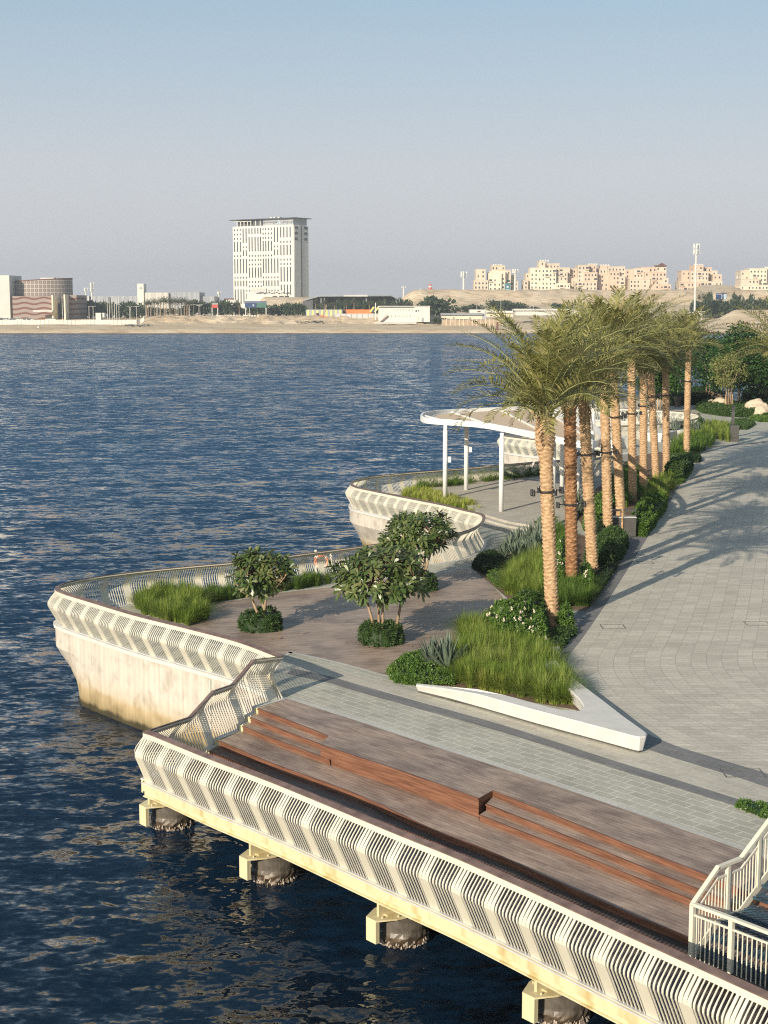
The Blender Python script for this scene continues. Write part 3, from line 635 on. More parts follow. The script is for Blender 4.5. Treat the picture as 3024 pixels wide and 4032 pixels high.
# access covers in the paving (real flush lids)
MT['lid'] = noise_mat('lid_frame', (.10,.10,.09), (.16,.16,.15), 5, .5)
for i, (x, y, wd, lb) in enumerate(((2413,2468,.85,'thin rectangular access cover frame in the paving beside the nearest palm shadow'),(2540,2216,.7,'thin rectangular access cover frame in the paving between two palm trunk shadows'),(2980,2456,.85,'thin rectangular access cover frame in the paving near the right edge'),(2925,3045,1.0,'recessed paving cover in the stone beyond the white bench tip'))):
    t = empty('access_cover', G(x, y), 0, lb, 'access cover'); f = MB(); hw, hd = wd/2, .33
    for c, d in (((0,-hd,.012),(wd,.03,.012)),((0,hd,.012),(wd,.03,.012)),((-hw,0,.012),(.03,hd*2+.03,.012)),((hw,0,.012),(.03,hd*2+.03,.012))): f.box(c, d)
    f.build('frame', MT['lid'], t)
# ================================================================== PLANT MATERIALS AND BUILDERS
MT['grass'] = leaf_mat('fountain_grass', [(.08,.145,.016),(.15,.235,.028),(.21,.29,.045),(.34,.35,.11)], .55, .35, .8)
MT['grass_y'] = leaf_mat('fountain_grass_pale', [(.14,.21,.022),(.24,.32,.04),(.36,.40,.07),(.52,.47,.18)], .55, .35, .9)
MT['grass_d'] = leaf_mat('fountain_grass_deep', [(.04,.09,.012),(.085,.16,.022),(.15,.225,.04)], .55, .3, .9)
MT['hedge'] = leaf_mat('hedge_leaves', [(.022,.055,.012),(.042,.09,.02),(.08,.135,.035)], .45, .2, 2)
MT['hedge_b'] = leaf_mat('bright_hedge_leaves', [(.04,.10,.014),(.08,.16,.025),(.14,.23,.045)], .42, .25, 2)
MT['hedge_dark'] = leaf_mat('dark_hedge_leaves', [(.008,.022,.006),(.016,.04,.010),(.03,.06,.016)], .5, .1, 2)
MT['agave'] = leaf_mat('agave_leaves', [(.07,.10,.07),(.12,.16,.115),(.19,.235,.17)], .5, .1, 3)
MT['frang'] = leaf_mat('frangipani_leaves', [(.03,.06,.015),(.06,.105,.025),(.11,.15,.045),(.20,.20,.08)], .35, .2, 1.5, spec=.5)
MT['palm'] = leaf_mat('palm_leaflets', [(.08,.095,.022),(.16,.17,.045),(.27,.26,.08),(.42,.37,.15)], .42, .25, .8, spec=.5)
MT['palm_dry'] = leaf_mat('dry_fronds', [(.28,.20,.09),(.42,.31,.15),(.55,.44,.24)], .6, .1, 2)
MT['petal'] = noise_mat('white_petals', (.80,.78,.70), (.88,.86,.80), 5, .5)
MT['bloom'] = noise_mat('cream_blooms', (.55,.46,.34), (.75,.68,.55), 9, .6)
MT['bark'] = noise_mat('smooth_grey_brown_bark', (.22,.15,.09), (.38,.28,.18), 4, .7, bump=.4, stretch=(1,1,.4))
MT['soil'] = noise_mat('planting_soil', (.10,.065,.04), (.19,.13,.085), 8, .9, bump=.5)
MT['rock'] = noise_mat('pale_boulder', (.42,.34,.24), (.60,.50,.37), 2.5, .8, bump=.5, detail=8)
MT['rock_d'] = noise_mat('dark_boulder', (.10,.08,.06), (.18,.14,.11), 2.5, .8, bump=.5, detail=8)
def leaf(mb, p, d, up, L, W, m=None, fold=.0):
    """four-point pointed leaf from p along d"""
    s = d.cross(up); s = s.normalized() if s.length > 1e-4 else Vector((1,0,0)); q = p+d*L*.45+up*fold
    mb.add([p, q+s*W*.5, p+d*L, q-s*W*.5], [(0,1,2,3)], m)
def grass_bed(name, poly, mat, label, dens=5.0, h=.75, blades=85, z=0.0, seed=1, spread=.9, width=.007, clumps=None):
    r = random.Random(seed); A = area(poly); cl = clumps or scatter(poly, int(A*dens), r); mb = MB()
    for c in cl:
        hh = h*r.uniform(.75,1.15)
        for _ in range(blades):
            az = r.uniform(0, 6.283); lean = r.betavariate(1.2,1.5)*spread*1.7; L = hh*r.uniform(.5,1.15)*(1.3 if r.random() < .02 else 1); d = Vector((math.cos(az), math.sin(az), 0))
            b = Vector((c[0], c[1], z))+d*r.uniform(0,.14); pts = [b]; n = 4; w_ = width*r.uniform(.7,1.4); side = Vector((-d.y,d.x,0))
            vs = [b-side*w_, b+side*w_]
            for i in range(1, n+1):
                f = i/n; hor = lean*L*f*f*.9; ver = L*(f-.30*lean*f*f*1.4); p = b+d*hor+Vector((0,0,ver))
                if i < n: vs += [p-side*w_*(1-f*.6), p+side*w_*(1-f*.6)]
                else: vs += [p]
            k = len(vs)-1; fs = [(2*i,2*i+1,2*i+3,2*i+2) for i in range(n-1)]+[(2*(n-1),2*(n-1)+1,k)]; mb.add(vs, fs)
    o = mb.build(name, mat); return tag(o, label, 'grass', kind='stuff')
def leafy(mb, pts, r, n, L, W, m=None, flat=.0):
    """n leaves spread over a list of surface points (p, normal)"""
    for _ in range(n):
        p, q = r.choice(pts); p = p+Vector((r.gauss(0,.03), r.gauss(0,.03), r.gauss(0,.03))); d = (q*r.uniform(.3,1)+Vector((r.gauss(0,.6), r.gauss(0,.6), r.gauss(0,.5)))).normalized()
        up = (q+Vector((r.gauss(0,.4), r.gauss(0,.4), r.gauss(0,.4)))).normalized(); leaf(mb, p, d, up, L*r.uniform(.7,1.3), W*r.uniform(.8,1.2), m)
def mound_pts(poly, h, r, n, round_=.3, z=0.0, lump=.15, seed=0):
    """points through the outer shell of a clipped mound over an outline"""
    cen = Vector((sum(p[0] for p in poly)/len(poly), sum(p[1] for p in poly)/len(poly), 0)); out = []; 
    per = [Vector((p[0],p[1],0)) for p in poly]
    for (x, y) in scatter(poly, n, r):
        d = min(seg_dist(x, y, per[i-1], per[i]) for i in range(len(per))); k = min(1, d/round_); hh = h*math.sqrt(max(0, 1-(1-k)**2))*(1+lump*noise.noise(Vector((x*1.3, y*1.3, seed))))
        zz = z+hh*(1-abs(r.gauss(0,.10))); q = Vector((x, y, 0))-cen; q = q.normalized()*(1-k)*1.2+Vector((0,0,.35+k)); out.append((Vector((x,y,zz)), q.normalized()))
    L = [0]
    for i in range(len(per)): L.append(L[-1]+(per[i]-per[i-1]).length)
    for _ in range(n):
        i = r.randrange(len(per)); a, b = per[i-1], per[i]; p = a.lerp(b, r.random()); q = (p-cen).normalized(); zz = r.uniform(.0, .85)*h; inn = round_*(1-math.sqrt(max(0, 1-(zz/h)**2)))
        out.append((p-q*inn+Vector((0,0,z+zz)), (q+Vector((0,0,.2))).normalized()))
    return out
def seg_dist(x, y, a, b):
    dx, dy = b.x-a.x, b.y-a.y; l = dx*dx+dy*dy; t = 0 if l == 0 else max(0, min(1, ((x-a.x)*dx+(y-a.y)*dy)/l)); return math.hypot(x-a.x-t*dx, y-a.y-t*dy)
def hedge(name, poly, h, mat, label, cat='hedge', dens=900, L=.10, W=.04, z=0.0, seed=1, flowers=0, round_=.3, group=None, kind=None, lump=.15, core=True):
    r = random.Random(seed); per = [Vector((p[0],p[1],0)) for p in poly]; c = Vector((sum(p.x for p in per)/len(per), sum(p.y for p in per)/len(per), z)); A = area(poly)
    t = empty(name, c, 0, label, cat, group)
    pts = mound_pts(poly, h, r, max(60, int(A*60)), round_, z, lump, seed); n = int(dens*(A+.5*h*sum((per[i]-per[i-1]).length for i in range(len(per))))); mb = MB()
    leafy(mb, [(p-c, q) for p, q in pts], r, n, L, W); mb.build('foliage', mat, t)
    if core:   # the woody inside that stops light
        k = MB(); s1 = [c+(p-c)*.93 for p in per]; s2 = [c+(p-c)*max(.4, 1-round_*.6/max(.3,(p-c).length)) for p in per]; 
        k.prism([Vector((p.x,p.y,z))-c for p in s1], [Vector((p.x,p.y,z+h*.78))-c for p in s2]); k.build('branches', MT['hedge_dark'], t, fix=True)
    if flowers:
        f = MB()
        top = [q for q in pts if q[1].z > .3]
        for _ in range(flowers):
            p, q = r.choice(top); p = p-c+q*.06
            for j in range(5): f.box((p.x+r.gauss(0,.015), p.y+r.gauss(0,.015), p.z+j*.025), (.05-.006*j,.05-.006*j,.03), r.uniform(0,3))
        f.build('flowers', MT['bloom'], t)
    return t
def pxpoly(pts, z=0.0): return [tuple(G(a,b,z)[:2]) for a, b in pts]
# ---- soil beds (thin sheets the plants stand in)
bed1 = [(1530,2650),(1600,2600),(1760,2570),(1900,2500),(1990,2445),(2100,2425),(2180,2440),(2270,2470),(2262,2500),(2215,2548),(2180,2582),(2200,2650),(2290,2750),(2290,2800),(2140,2774),(1900,2733),(1645,2705)]
poly_sheet('soil_bed', Gs(bed1), .016, MT['soil'])
bed2 = [(1858,2240),(1875,2205),(2000,2150),(2120,2090),(2190,2075),(2330,2120),(2390,2125),(2480,2150),(2430,2240),(2345,2370),(2310,2405),(2035,2402),(1990,2350),(1930,2300)]
poly_sheet('soil_bed', Gs(bed2), .016, MT['soil'])
bed3 = [(2300,2085),(2420,2030),(2520,2115),(2560,2080),(2600,2000),(2680,1880),(2730,1830),(2600,1780),(2480,1800),(2380,1900),(2250,2000)]
poly_sheet('soil_bed', Gs(bed3), .016, MT['soil'])
# ================================================================== WHITE V-SHAPED BENCH
outer = [(1637,2697,.26),(1760,2714,.36),(1881,2733,.47),(2098,2793,.48),(2300,2846,.48),(2420,2878,.48),(2490,2897,.48),(2520,2902,.48),(2543,2898,.48),(2549,2887,.48),(2535,2875,.48),(2460,2822,.48),(2371,2753,.48),(2300,2700,.48),(2243,2655,.48),(2200,2610,.47),(2180,2582,.44),(2183,2560,.40),(2205,2545,.34)]
innr = [(2150,2548,.34),(2140,2565,.40),(2135,2590,.44),(2150,2620,.47),(2192,2668,.48),(2240,2712,.48),(2281,2752,.48),(2298,2780,.48),(2281,2798,.48),(2214,2795,.48),(2136,2776,.48),(1997,2738,.48),(1881,2713,.47),(1760,2702,.36),(1640,2690,.26)]
topv = [G(x,y,z) for x,y,z in outer+innr]; C_ = sum((Vector((p.x,p.y,0)) for p in topv[:19]), Vector())/19
def inset(poly, d):
    out = []; n = len(poly)
    for i in range(n):
        a, b, c = poly[i-1], poly[i], poly[(i+1)%n]; e1 = Vector((b.x-a.x,b.y-a.y,0)); e2 = Vector((c.x-b.x,c.y-b.y,0)); e1 = e1.normalized() if e1.length > 1e-6 else e2.normalized(); e2 = e2.normalized() if e2.length > 1e-6 else e1
        m_ = Vector((-e1.y-e2.y, e1.x+e2.x, 0)); m_ = m_.normalized() if m_.length > 1e-4 else Vector((-e1.y,e1.x,0)); out.append(Vector((b.x+m_.x*d, b.y+m_.y*d, b.z)))
    return out
sg = 1 if sum(topv[i-1].x*topv[i].y-topv[i].x*topv[i-1].y for i in range(len(topv))) > 0 else -1
bench = empty('planter_bench', G(2000,2760), 0, 'large white V-shaped bench curling round the grass bed on the paving', 'bench'); bo = bench.location
r1 = [p-Vector((0,0,.03)) for p in topv]; r0 = inset(topv, sg*.03); botm = [Vector((p.x,p.y,.07)) for p in inset(topv, sg*.09)]
mb = MB(); n = len(topv); rel_ = lambda q: [p-bo for p in q]
mb.strip(rel_(botm+[botm[0]]), rel_(r1+[r1[0]])); mb.strip(rel_(r1+[r1[0]]), rel_(r0+[r0[0]]))
mb.add(rel_(r0), [tuple(range(n))]); mb.add(rel_(botm), [tuple(range(n-1,-1,-1))]); mb.build('body', MT['bench'], bench, fix=True)
pb = inset(topv, sg*.16); mb = MB(); mb.prism([Vector((p.x,p.y,0))-bo for p in pb], [Vector((p.x,p.y,.07))-bo for p in pb]); mb.build('plinth', MT['grey_metal'], bench, fix=True)
# ================================================================== PLANTS IN THE BENCH BED
g1 = [(1790,2700),(1800,2640),(1790,2560),(1830,2480),(1900,2470),(1960,2540),(2080,2570),(2140,2600),(2190,2665),(2275,2755),(2270,2788),(2130,2768),(1990,2733),(1880,2712)]
grass_bed('grass', pxpoly(g1), MT['grass'], 'tall arching green fountain grass filling the white bench planter', dens=9, h=.90, blades=260, seed=3, spread=.95)
g1b = [(1800,2705),(1880,2680),(1990,2705),(2000,2732),(1880,2714)]
grass_bed('grass', pxpoly(g1b), MT['grass_y'], 'yellowish tufts of grass along the inside of the front bench arm', dens=9, h=.65, blades=220, seed=4)
hedge('ground_cover', pxpoly([(1525,2655),(1580,2610),(1660,2590),(1760,2630),(1800,2690),(1780,2700),(1645,2700),(1560,2690)]), .34, MT['hedge_b'], 'low bright green shrub mat at the left tip of the bench planter', 'shrub', 1500, .07, .035, seed=5, lump=.3)
hedge('flowering_shrub', pxpoly([(1890,2500),(1950,2455),(2060,2440),(2150,2480),(2150,2560),(2050,2575),(1940,2550)]), .95, MT['hedge_b'], 'leafy shrub dotted with cream flower spikes in the bench planter', 'shrub', 800, .11, .06, seed=6, flowers=70, lump=.5, round_=.6)
hedge('shrub', pxpoly([(2010,2452),(2080,2432),(2150,2440),(2150,2475),(2080,2490)]), 1.15, MT['hedge'], 'tall dark green shrub left of the foot of the nearest palm', 'shrub', 800, .11, .06, seed=7, lump=.4, round_=.5)
hedge('ground_cover', pxpoly([(2130,2560),(2150,2510),(2240,2480),(2270,2495),(2220,2545),(2185,2575)]), .3, MT['hedge'], 'low dark green mat right of the nearest palm by the paving', 'shrub', 1300, .07, .035, seed=8, lump=.3)
hedge('shrub', pxpoly([(2195,2470),(2215,2450),(2250,2455),(2255,2480),(2225,2492)]), .85, MT['hedge_b'], 'small upright bright shrub just right of the nearest palm trunk', 'shrub', 900, .09, .05, seed=9, lump=.4, core=False)
def make_agave(seed, h=1.0, n=46):
    r = random.Random(seed); mb = MB()
    for i in range(n):
        f = i/n; az = i*2.4+r.gauss(0,.15); el = R(88-62*f+r.gauss(0,5)); L = h*(.75+.35*math.sin(math.pi*min(1,f+.2)))*r.uniform(.85,1.1); d = Vector((math.cos(az)*math.cos(el), math.sin(az)*math.cos(el), math.sin(el)))
        s = Vector((-math.sin(az), math.cos(az), 0)); up = s.cross(d)*-1; b = Vector((math.cos(az)*.05, math.sin(az)*.05, h*.12*(1-f)+.05)); w_ = .038*h*r.uniform(.85,1.15)
        k = 5; vs = []
        for j in range(k):
            t = j/(k-1); wd = w_*(.75+.9*math.sin(math.pi*(t*.75+.12)))*(1-t**3) if j < k-1 else .002; p = b+d*L*t+Vector((0,0,-.22*L*t*t*math.cos(el))); vs += [p-s*wd+up*wd*.35, p-up*wd*.15, p+s*wd+up*wd*.35]
        mb.add(vs, [(3*j+a, 3*j+a+1, 3*j+a+4, 3*j+a+3) for j in range(k-1) for a in (0,1)])
    return mb
ag = empty('agave_plant', G(1702,2640), 0, 'blue-green sword-leaved agave, left one of the pair in the bench planter', 'agave', 'agaves in the planting beds')
make_agave(1, 1.0).build('leaves', MT['agave'], ag); sb = MB(); sb.tube([(0,0,0),(0,0,.12)], .08, 8); sb.build('stem', MT['bark'], ag)
copy_tree(ag, G(1762,2656), 2.0, 1.18, 'blue-green sword-leaved agave, taller right one of the pair in the bench planter')
ag2 = [(1985,2205,.85),(2035,2215,.9),(2075,2205,.95),(2010,2180,.9),(2055,2180,.9),(2100,2180,1.0),(2040,2155,.9),(2085,2150,1.0),(2125,2135,1.1),(2135,2165,.95),(2105,2215,.85)]
for i, (x, y, s) in enumerate(ag2): copy_tree(ag, G(x, y), i*1.3, s, 'agave in the crowded clump left of the palm trunks by the curved path')
# ================================================================== SECOND BED
hedge('ground_cover', pxpoly([(1862,2238),(1885,2205),(1950,2195),(1990,2230),(1960,2270),(1905,2262)]), .42, MT['hedge_dark'], 'dark low shrub mat at the left end of the palm bed', 'shrub', 1300, .08, .035, seed=11, lump=.3)
hedge('ground_cover', pxpoly([(1920,2272),(1975,2262),(2020,2290),(2000,2330),(1955,2310)]), .3, MT['hedge_b'], 'bright low leafy patch between the dark mat and the tall grass', 'shrub', 1300, .08, .04, seed=12, lump=.4)
grass_bed('grass', pxpoly([(1985,2330),(2000,2260),(2080,2235),(2140,2180),(2140,2370),(2030,2372)]), MT['grass'], 'tall soft grass left of the nearest palm trunk in the palm bed', dens=8, h=.95, blades=220, seed=13)
grass_bed('grass', pxpoly([(2165,2395),(2170,2310),(2330,2310),(2340,2345),(2310,2392)]), MT['grass_d'], 'deep green grass between the first and second palm trunks', dens=10, h=.8, blades=200, seed=14)
grass_bed('grass', pxpoly([(2150,2200),(2150,2110),(2210,2080),(2240,2150),(2215,2230)]), MT['grass_d'], 'green grass strip behind the first palm trunks', dens=5, h=.8, blades=90, seed=15)
hedge('low_hedge', pxpoly([(2030,2400),(2035,2372),(2130,2376),(2150,2402)]), .32, MT['hedge_dark'], 'short dark clipped hedge at the front corner of the palm bed', 'hedge', 1400, .06, .03, seed=16)
hedge('flowering_shrub', pxpoly([(2180,2330),(2180,2230),(2215,2160),(2225,2230),(2222,2310)]), .85, MT['hedge_b'], 'white dotted shrub showing between the first two palm trunks', 'shrub', 800, .10, .05, seed=17, flowers=20, lump=.4)
hedge('flowering_shrub', pxpoly([(2280,2340),(2290,2270),(2320,2262),(2335,2300),(2325,2340)]), .7, MT['hedge_b'], 'white dotted shrub right of the orange-brown palm trunk', 'shrub', 800, .10, .05, seed=18, flowers=14, lump=.4)
hedge('ground_cover', pxpoly([(2325,2350),(2340,2280),(2400,2235),(2430,2235),(2380,2310),(2345,2355)]), .32, MT['hedge_dark'], 'low dark mat along the paving right of the third palm', 'shrub', 1300, .07, .03, seed=19, lump=.3)
hedge('shrub', pxpoly([(2300,2230),(2330,2170),(2400,2120),(2470,2150),(2450,2200),(2400,2235)]), .85, MT['hedge'], 'dense rounded shrub in front of the litter bins', 'shrub', 800, .10, .05, seed=20, lump=.5, round_=.5)
hedge('shrub', pxpoly([(2330,2150),(2345,2110),(2385,2110),(2370,2160)]), .95, MT['hedge_dark'], 'dark shrub between the third and fourth palm trunks', 'shrub', 800, .10, .05, seed=21, lump=.5, round_=.5)
hedge('shrub', pxpoly([(2105,2085),(2130,2065),(2190,2060),(2190,2085),(2130,2095)]), .5, MT['hedge_b'], 'small bright bush left of the nearest palm at the top of the shallow steps', 'shrub', 1000, .09, .045, seed=22, lump=.4)
for i, (x, y) in enumerate(((2240,2020),(2275,2030),(2260,1990))): copy_tree(ag, G(x, y), i*1.3, 1.1, 'agave half hidden between the palm trunks below the canopy')
# ================================================================== THIRD BED
hedge('shrub', pxpoly([(2505,2110),(2490,2050),(2530,2000),(2600,1985),(2625,2000),(2580,2070),(2540,2115)]), .8, MT['hedge_b'], 'bright green leafy shrub to the right of the litter bins', 'shrub', 800, .11, .06, seed=25, lump=.6, round_=.5)
grass_bed('grass', pxpoly([(2545,1990),(2530,1930),(2590,1900),(2650,1880),(2670,1895),(2620,1975)]), MT['grass'], 'soft green grass by the seventh and eighth palm trunks', dens=4, h=.85, blades=90, seed=26, width=.014)
grass_bed('grass', pxpoly([(2410,1990),(2420,1900),(2470,1850),(2530,1870),(2530,1960),(2460,2010)]), MT['grass_d'], 'grass seen between the middle palm trunks', dens=3, h=.9, blades=90, seed=27, width=.014)
hedge('shrub', pxpoly([(2300,2090),(2310,2030),(2380,1960),(2420,1990),(2380,2080)]), .7, MT['hedge_b'], 'green shrub showing between the third and fourth palm trunks', 'shrub', 700, .11, .06, seed=28, lump=.5)
hedge('low_hedge', pxpoly([(2625,1915),(2640,1870),(2690,1850),(2720,1862),(2685,1905)]), .3, MT['hedge_b'], 'low green mat edging the paving below the clipped box hedge', 'hedge', 900, .09, .045, seed=29)
hedge('clipped_hedge', pxpoly([(2618,1888),(2625,1842),(2712,1835),(2728,1850),(2690,1888)]), 1.05, MT['hedge'], 'clipped dark green box hedge behind the ninth palm trunk', 'hedge', 500, .10, .05, seed=30, round_=.15, lump=.05)
hedge('clipped_hedge', pxpoly([(2705,1822),(2715,1805),(2750,1803),(2760,1815),(2750,1823)]), .45, MT['hedge_dark'], 'small low clipped hedge pad right of the tenth palm', 'hedge', 600, .10, .05, seed=31, round_=.15, lump=.05)
grass_bed('grass', pxpoly([(2640,1800),(2650,1760),(2760,1730),(2810,1745),(2790,1770),(2700,1800)]), MT['grass_d'], 'dense grass behind the tenth palm trunk', dens=2.6, h=.95, blades=90, seed=32, width=.02)
grass_bed('grass', pxpoly([(2660,1750),(2690,1700),(2800,1680),(2872,1690),(2872,1740),(2780,1730)]), MT['grass'], 'pale green grass left of the far grey bin', dens=2.6, h=1.0, blades=90, seed=33, width=.02)
for i, (x, y) in enumerate(((2660,1705),(2685,1712),(2710,1715),(2730,1712),(2655,1725),(2745,1722))): copy_tree(ag, G(x, y), i*1.3, 1.25, 'agave in the far bed behind the tenth palm')
# ---- grass along the first bow
grass_bed('grass', pxpoly([(540,2392),(600,2352),(700,2350),(790,2380),(810,2450),(770,2476),(650,2448),(570,2425)]), MT['grass'], 'bushy grass inside the railing at the left end of the first bow', dens=9, h=.85, blades=220, seed=41)
grass_bed('grass', pxpoly([(700,2368),(860,2340),(1000,2322),(1150,2300),(1300,2285),(1307,2306),(1113,2328),(944,2357),(800,2378)]), MT['grass_d'], 'long strip of deep green grass along the back railing of the first bow', dens=13, h=.6, blades=150, seed=42)
grass_bed('grass', pxpoly([(1574,1955),(1640,1935),(1690,1945),(1772,1968),(1848,1990),(1900,2022),(1870,2030),(1760,2005),(1640,1975)], .1), MT['grass_y'], 'bright grass inside the railing of the second bow', dens=10, h=.7, blades=90, seed=43, width=.014)
grass_bed('grass', pxpoly([(1640,1935),(1650,1908),(1760,1888),(1890,1878),(2000,1868),(2120,1855),(2120,1880),(2000,1898),(1878,1912),(1760,1925)], .2), MT['grass_d'], 'deep green strip of grass along the back railing of the second bow', dens=8, h=.85, blades=100, seed=44, width=.016)
# ================================================================== FRANGIPANI TREES AND THEIR ROUND HEDGES
def circ(c, r_, n=20): return [(c.x+r_*math.cos(2*math.pi*k/n), c.y+r_*math.sin(2*math.pi*k/n)) for k in range(n)]
def rosette(mb, r, p, ax_, L, n=13):
    a = ax_.orthogonal().normalized(); b = ax_.cross(a)
    for i in range(n):
        an = i*2.4+r.gauss(0,.2); f = i/n; d = (a*math.cos(an)+b*math.sin(an)); d = (d*(.55+.75*f)+ax_*(.9-1.15*f)).normalized(); l = L*r.uniform(.75,1.1); s = d.cross(ax_).normalized(); w_ = l*.15
        q1 = p+d*l*.45; q2 = p+d*l*.8-Vector((0,0,l*.10)); e_ = p+d*l-Vector((0,0,l*.20))
        mb.add([p, q1-s*w_*.8, q1+s*w_*.8, q2-s*w_, q2+s*w_, e_], [(0,2,1),(1,2,4,3),(3,4,5)])
def frangipani(loc, seed, rad, ztop, zbot, stems, label, L=.36, nros=120, flowers=30):
    r = random.Random(seed); t = empty('frangipani_tree', loc, 0, label, 'tree', 'frangipani trees on the timber plaza')
    tr = MB(); lv = MB(); fl = MB(); cz = (ztop+zbot)/2; hz_ = (ztop-zbot)/2; tips = []
    for i in range(nros):      # rosettes through the crown shell
        while True:
            d = Vector((r.gauss(0,1), r.gauss(0,1), r.gauss(0,1))).normalized()
            if d.z > -.75: break
        k = r.uniform(.55,1)**.6; lum = .80+.45*noise.noise(d*1.6+Vector((seed*3.1,0,0))); p = Vector((d.x*rad*k*lum, d.y*rad*k*lum, cz+d.z*hz_*k*(.9+.1*lum))); 
        axx = (d*.8+Vector((0,0,.65))+Vector((r.gauss(0,.2), r.gauss(0,.2), 0))).normalized(); rosette(lv, r, p, axx, L*r.uniform(.8,1.15)); tips.append((p, axx))
    nodes = []
    for (bx, by, tx, ty) in stems:
        b = Vector((bx, by, 0)); m1 = Vector((tx, ty, zbot+.15)); q = b.lerp(m1, .5)+Vector((r.gauss(0,.05), r.gauss(0,.05), 0)); tr.tube([b, q, m1], [.062,.052,.042], 8); nodes.append(m1)
        for j in range(3):
            e_ = m1+Vector((tx*.6+r.gauss(0,.16)*rad, ty*.6+r.gauss(0,.16)*rad, r.uniform(.3,.8)*hz_)); tr.tube([m1, m1.lerp(e_,.5)+Vector((0,0,-.05)), e_], [.038,.032,.026], 6); nodes.append(e_)
    for p, a_ in tips:
        n_ = min(nodes, key=lambda q: (q-p).length); tr.tube([n_, n_.lerp(p,.5)+Vector((0,0,-.06)), p], [.022,.018,.014], 5, cap=False)
    for i in range(flowers):
        c = r.random(); p, a_ = r.choice(tips); p = p+a_*.14
        for j in range(4):
            o = p+Vector((r.gauss(0,.05), r.gauss(0,.05), r.gauss(0,.03)))
            for q in range(5): an = q*1.257; leaf(fl, o, (Vector((math.cos(an), math.sin(an), .35))).normalized(), Vector((0,0,1)), .05, .035)
    tr.build('trunk', MT['bark'], t, smooth=True); lv.build('crown', MT['frang'], t); fl.build('flowers', MT['petal'], t); return t
T1, T2, T3 = G(1025,2478), G(1500,2530), G(1648,2320)
for nm, c, r_, s, lb in (('round_hedge', T1, .76, 51, 'round clipped green hedge at the foot of the smallest left frangipani tree'), ('round_hedge', T2, .76, 52, 'round clipped green hedge at the foot of the wide middle frangipani tree'), ('round_hedge', T3, .76, 53, 'round clipped green hedge at the foot of the frangipani by the back railing')):
    hedge(nm, circ(c, r_), .70, MT['hedge'], lb, 'hedge', 1500, .10, .028, seed=s, round_=.22, lump=.2, group='round hedges on the timber plaza')
frangipani(T1, 61, 1.35, 2.95, 1.1, [(-.1,0,-.35,.1),(.1,.1,.05,.1),(.15,-.1,.25,-.1),(.05,.15,.1,.3)], 'small compact frangipani tree with white blossoms, leftmost on the plaza', nros=115, flowers=9)
frangipani(T2, 62, 2.0, 3.35, 1.5, [(-.15,0,-.55,.1),(-.05,.1,-.1,.3),(.0,-.05,.05,-.1),(.45,.0,.75,.1)], 'widest frangipani tree with four bare pale stems in the middle of the plaza', nros=190, flowers=9)
frangipani(T3, 63, 1.85, 3.3, 1.4, [(-.1,0,-.5,.1),(.1,.1,.3,.2),(.15,-.1,.5,-.1)], 'tall dark frangipani tree in front of the back railing of the plaza', nros=180, flowers=6)
# ================================================================== DATE PALMS
def palm_trunk_mat(name, cs, rough=.8):
    m, t, b = new_mat(name); tc = N(t, 'ShaderNodeTexCoord'); n = N(t, 'ShaderNodeTexNoise'); n.inputs['Scale'].default_value = 7; n.inputs['Detail'].default_value = 6; mp = N(t, 'ShaderNodeMapping'); mp.inputs['Scale'].default_value = (1,1,2.2)
    t.links.new(tc.outputs['Object'], mp.inputs[0]); t.links.new(mp.outputs[0], n.inputs[0]); t.links.new(ramp(t, n.outputs[0], [(.3,cs[0]),(.5,cs[1]),(.72,cs[2])]), b.inputs['Base Color']); b.inputs['Roughness'].default_value = rough; b.inputs['Specular IOR Level'].default_value = .2
    return m
MT['trunk'] = palm_trunk_mat('palm_trunk', [(.27,.165,.085),(.45,.30,.17),(.60,.43,.27)])
MT['trunk_o'] = palm_trunk_mat('orange_palm_trunk', [(.13,.06,.028),(.27,.14,.068),(.45,.27,.145)])
def trunk_mesh(name, h, R0, R1, flare, mat, ring=.105, amp=.030, cells=4, seed=0):
    r = random.Random(seed); mb = MB(); n = 40; dz = .017; rows = int(h/dz); vs = []
    for i in range(rows+1):
        z = h*i/rows; f = z/h; rad = R0+(R1-R0)*f
        top = max(0, (f-.80)/.20)
        if flare: rad += flare*math.sin(math.pi*min(1, top*.95+.0))*1.0+flare*.15*top
        if f < .04: rad += .03*(1-f/.04)
        for k in range(n):
            th = 2*math.pi*k/n; u = th*cells/(2*math.pi)+.06*math.sin(z*1.7+seed); tri = abs(2*(u%1)-1)
            nz = noise.noise(Vector((math.cos(th)*2.2, math.sin(th)*2.2, z*4+seed))); ph = (z/ring+.5*tri*1.0+.18*nz)%1
            ph2 = (z/ring+.5*tri)//1
            a = amp*(1+.9*top*(1 if flare else .3)); rr = rad+a*(ph**1.25-.45)+.012*nz+.010*noise.noise(Vector((math.cos(th)*6, math.sin(th)*6, z*9)))
            vs.append((rr*math.cos(th), rr*math.sin(th), z))
    fs = [(i*n+k, i*n+(k+1)%n, (i+1)*n+(k+1)%n, (i+1)*n+k) for i in range(rows) for k in range(n)]; mb.add(vs, fs); mb.add([(0,0,h)]+[vs[rows*n+k] for k in range(n)], [(0,k+1,(k+1)%n+1) for k in range(n)])
    return mb
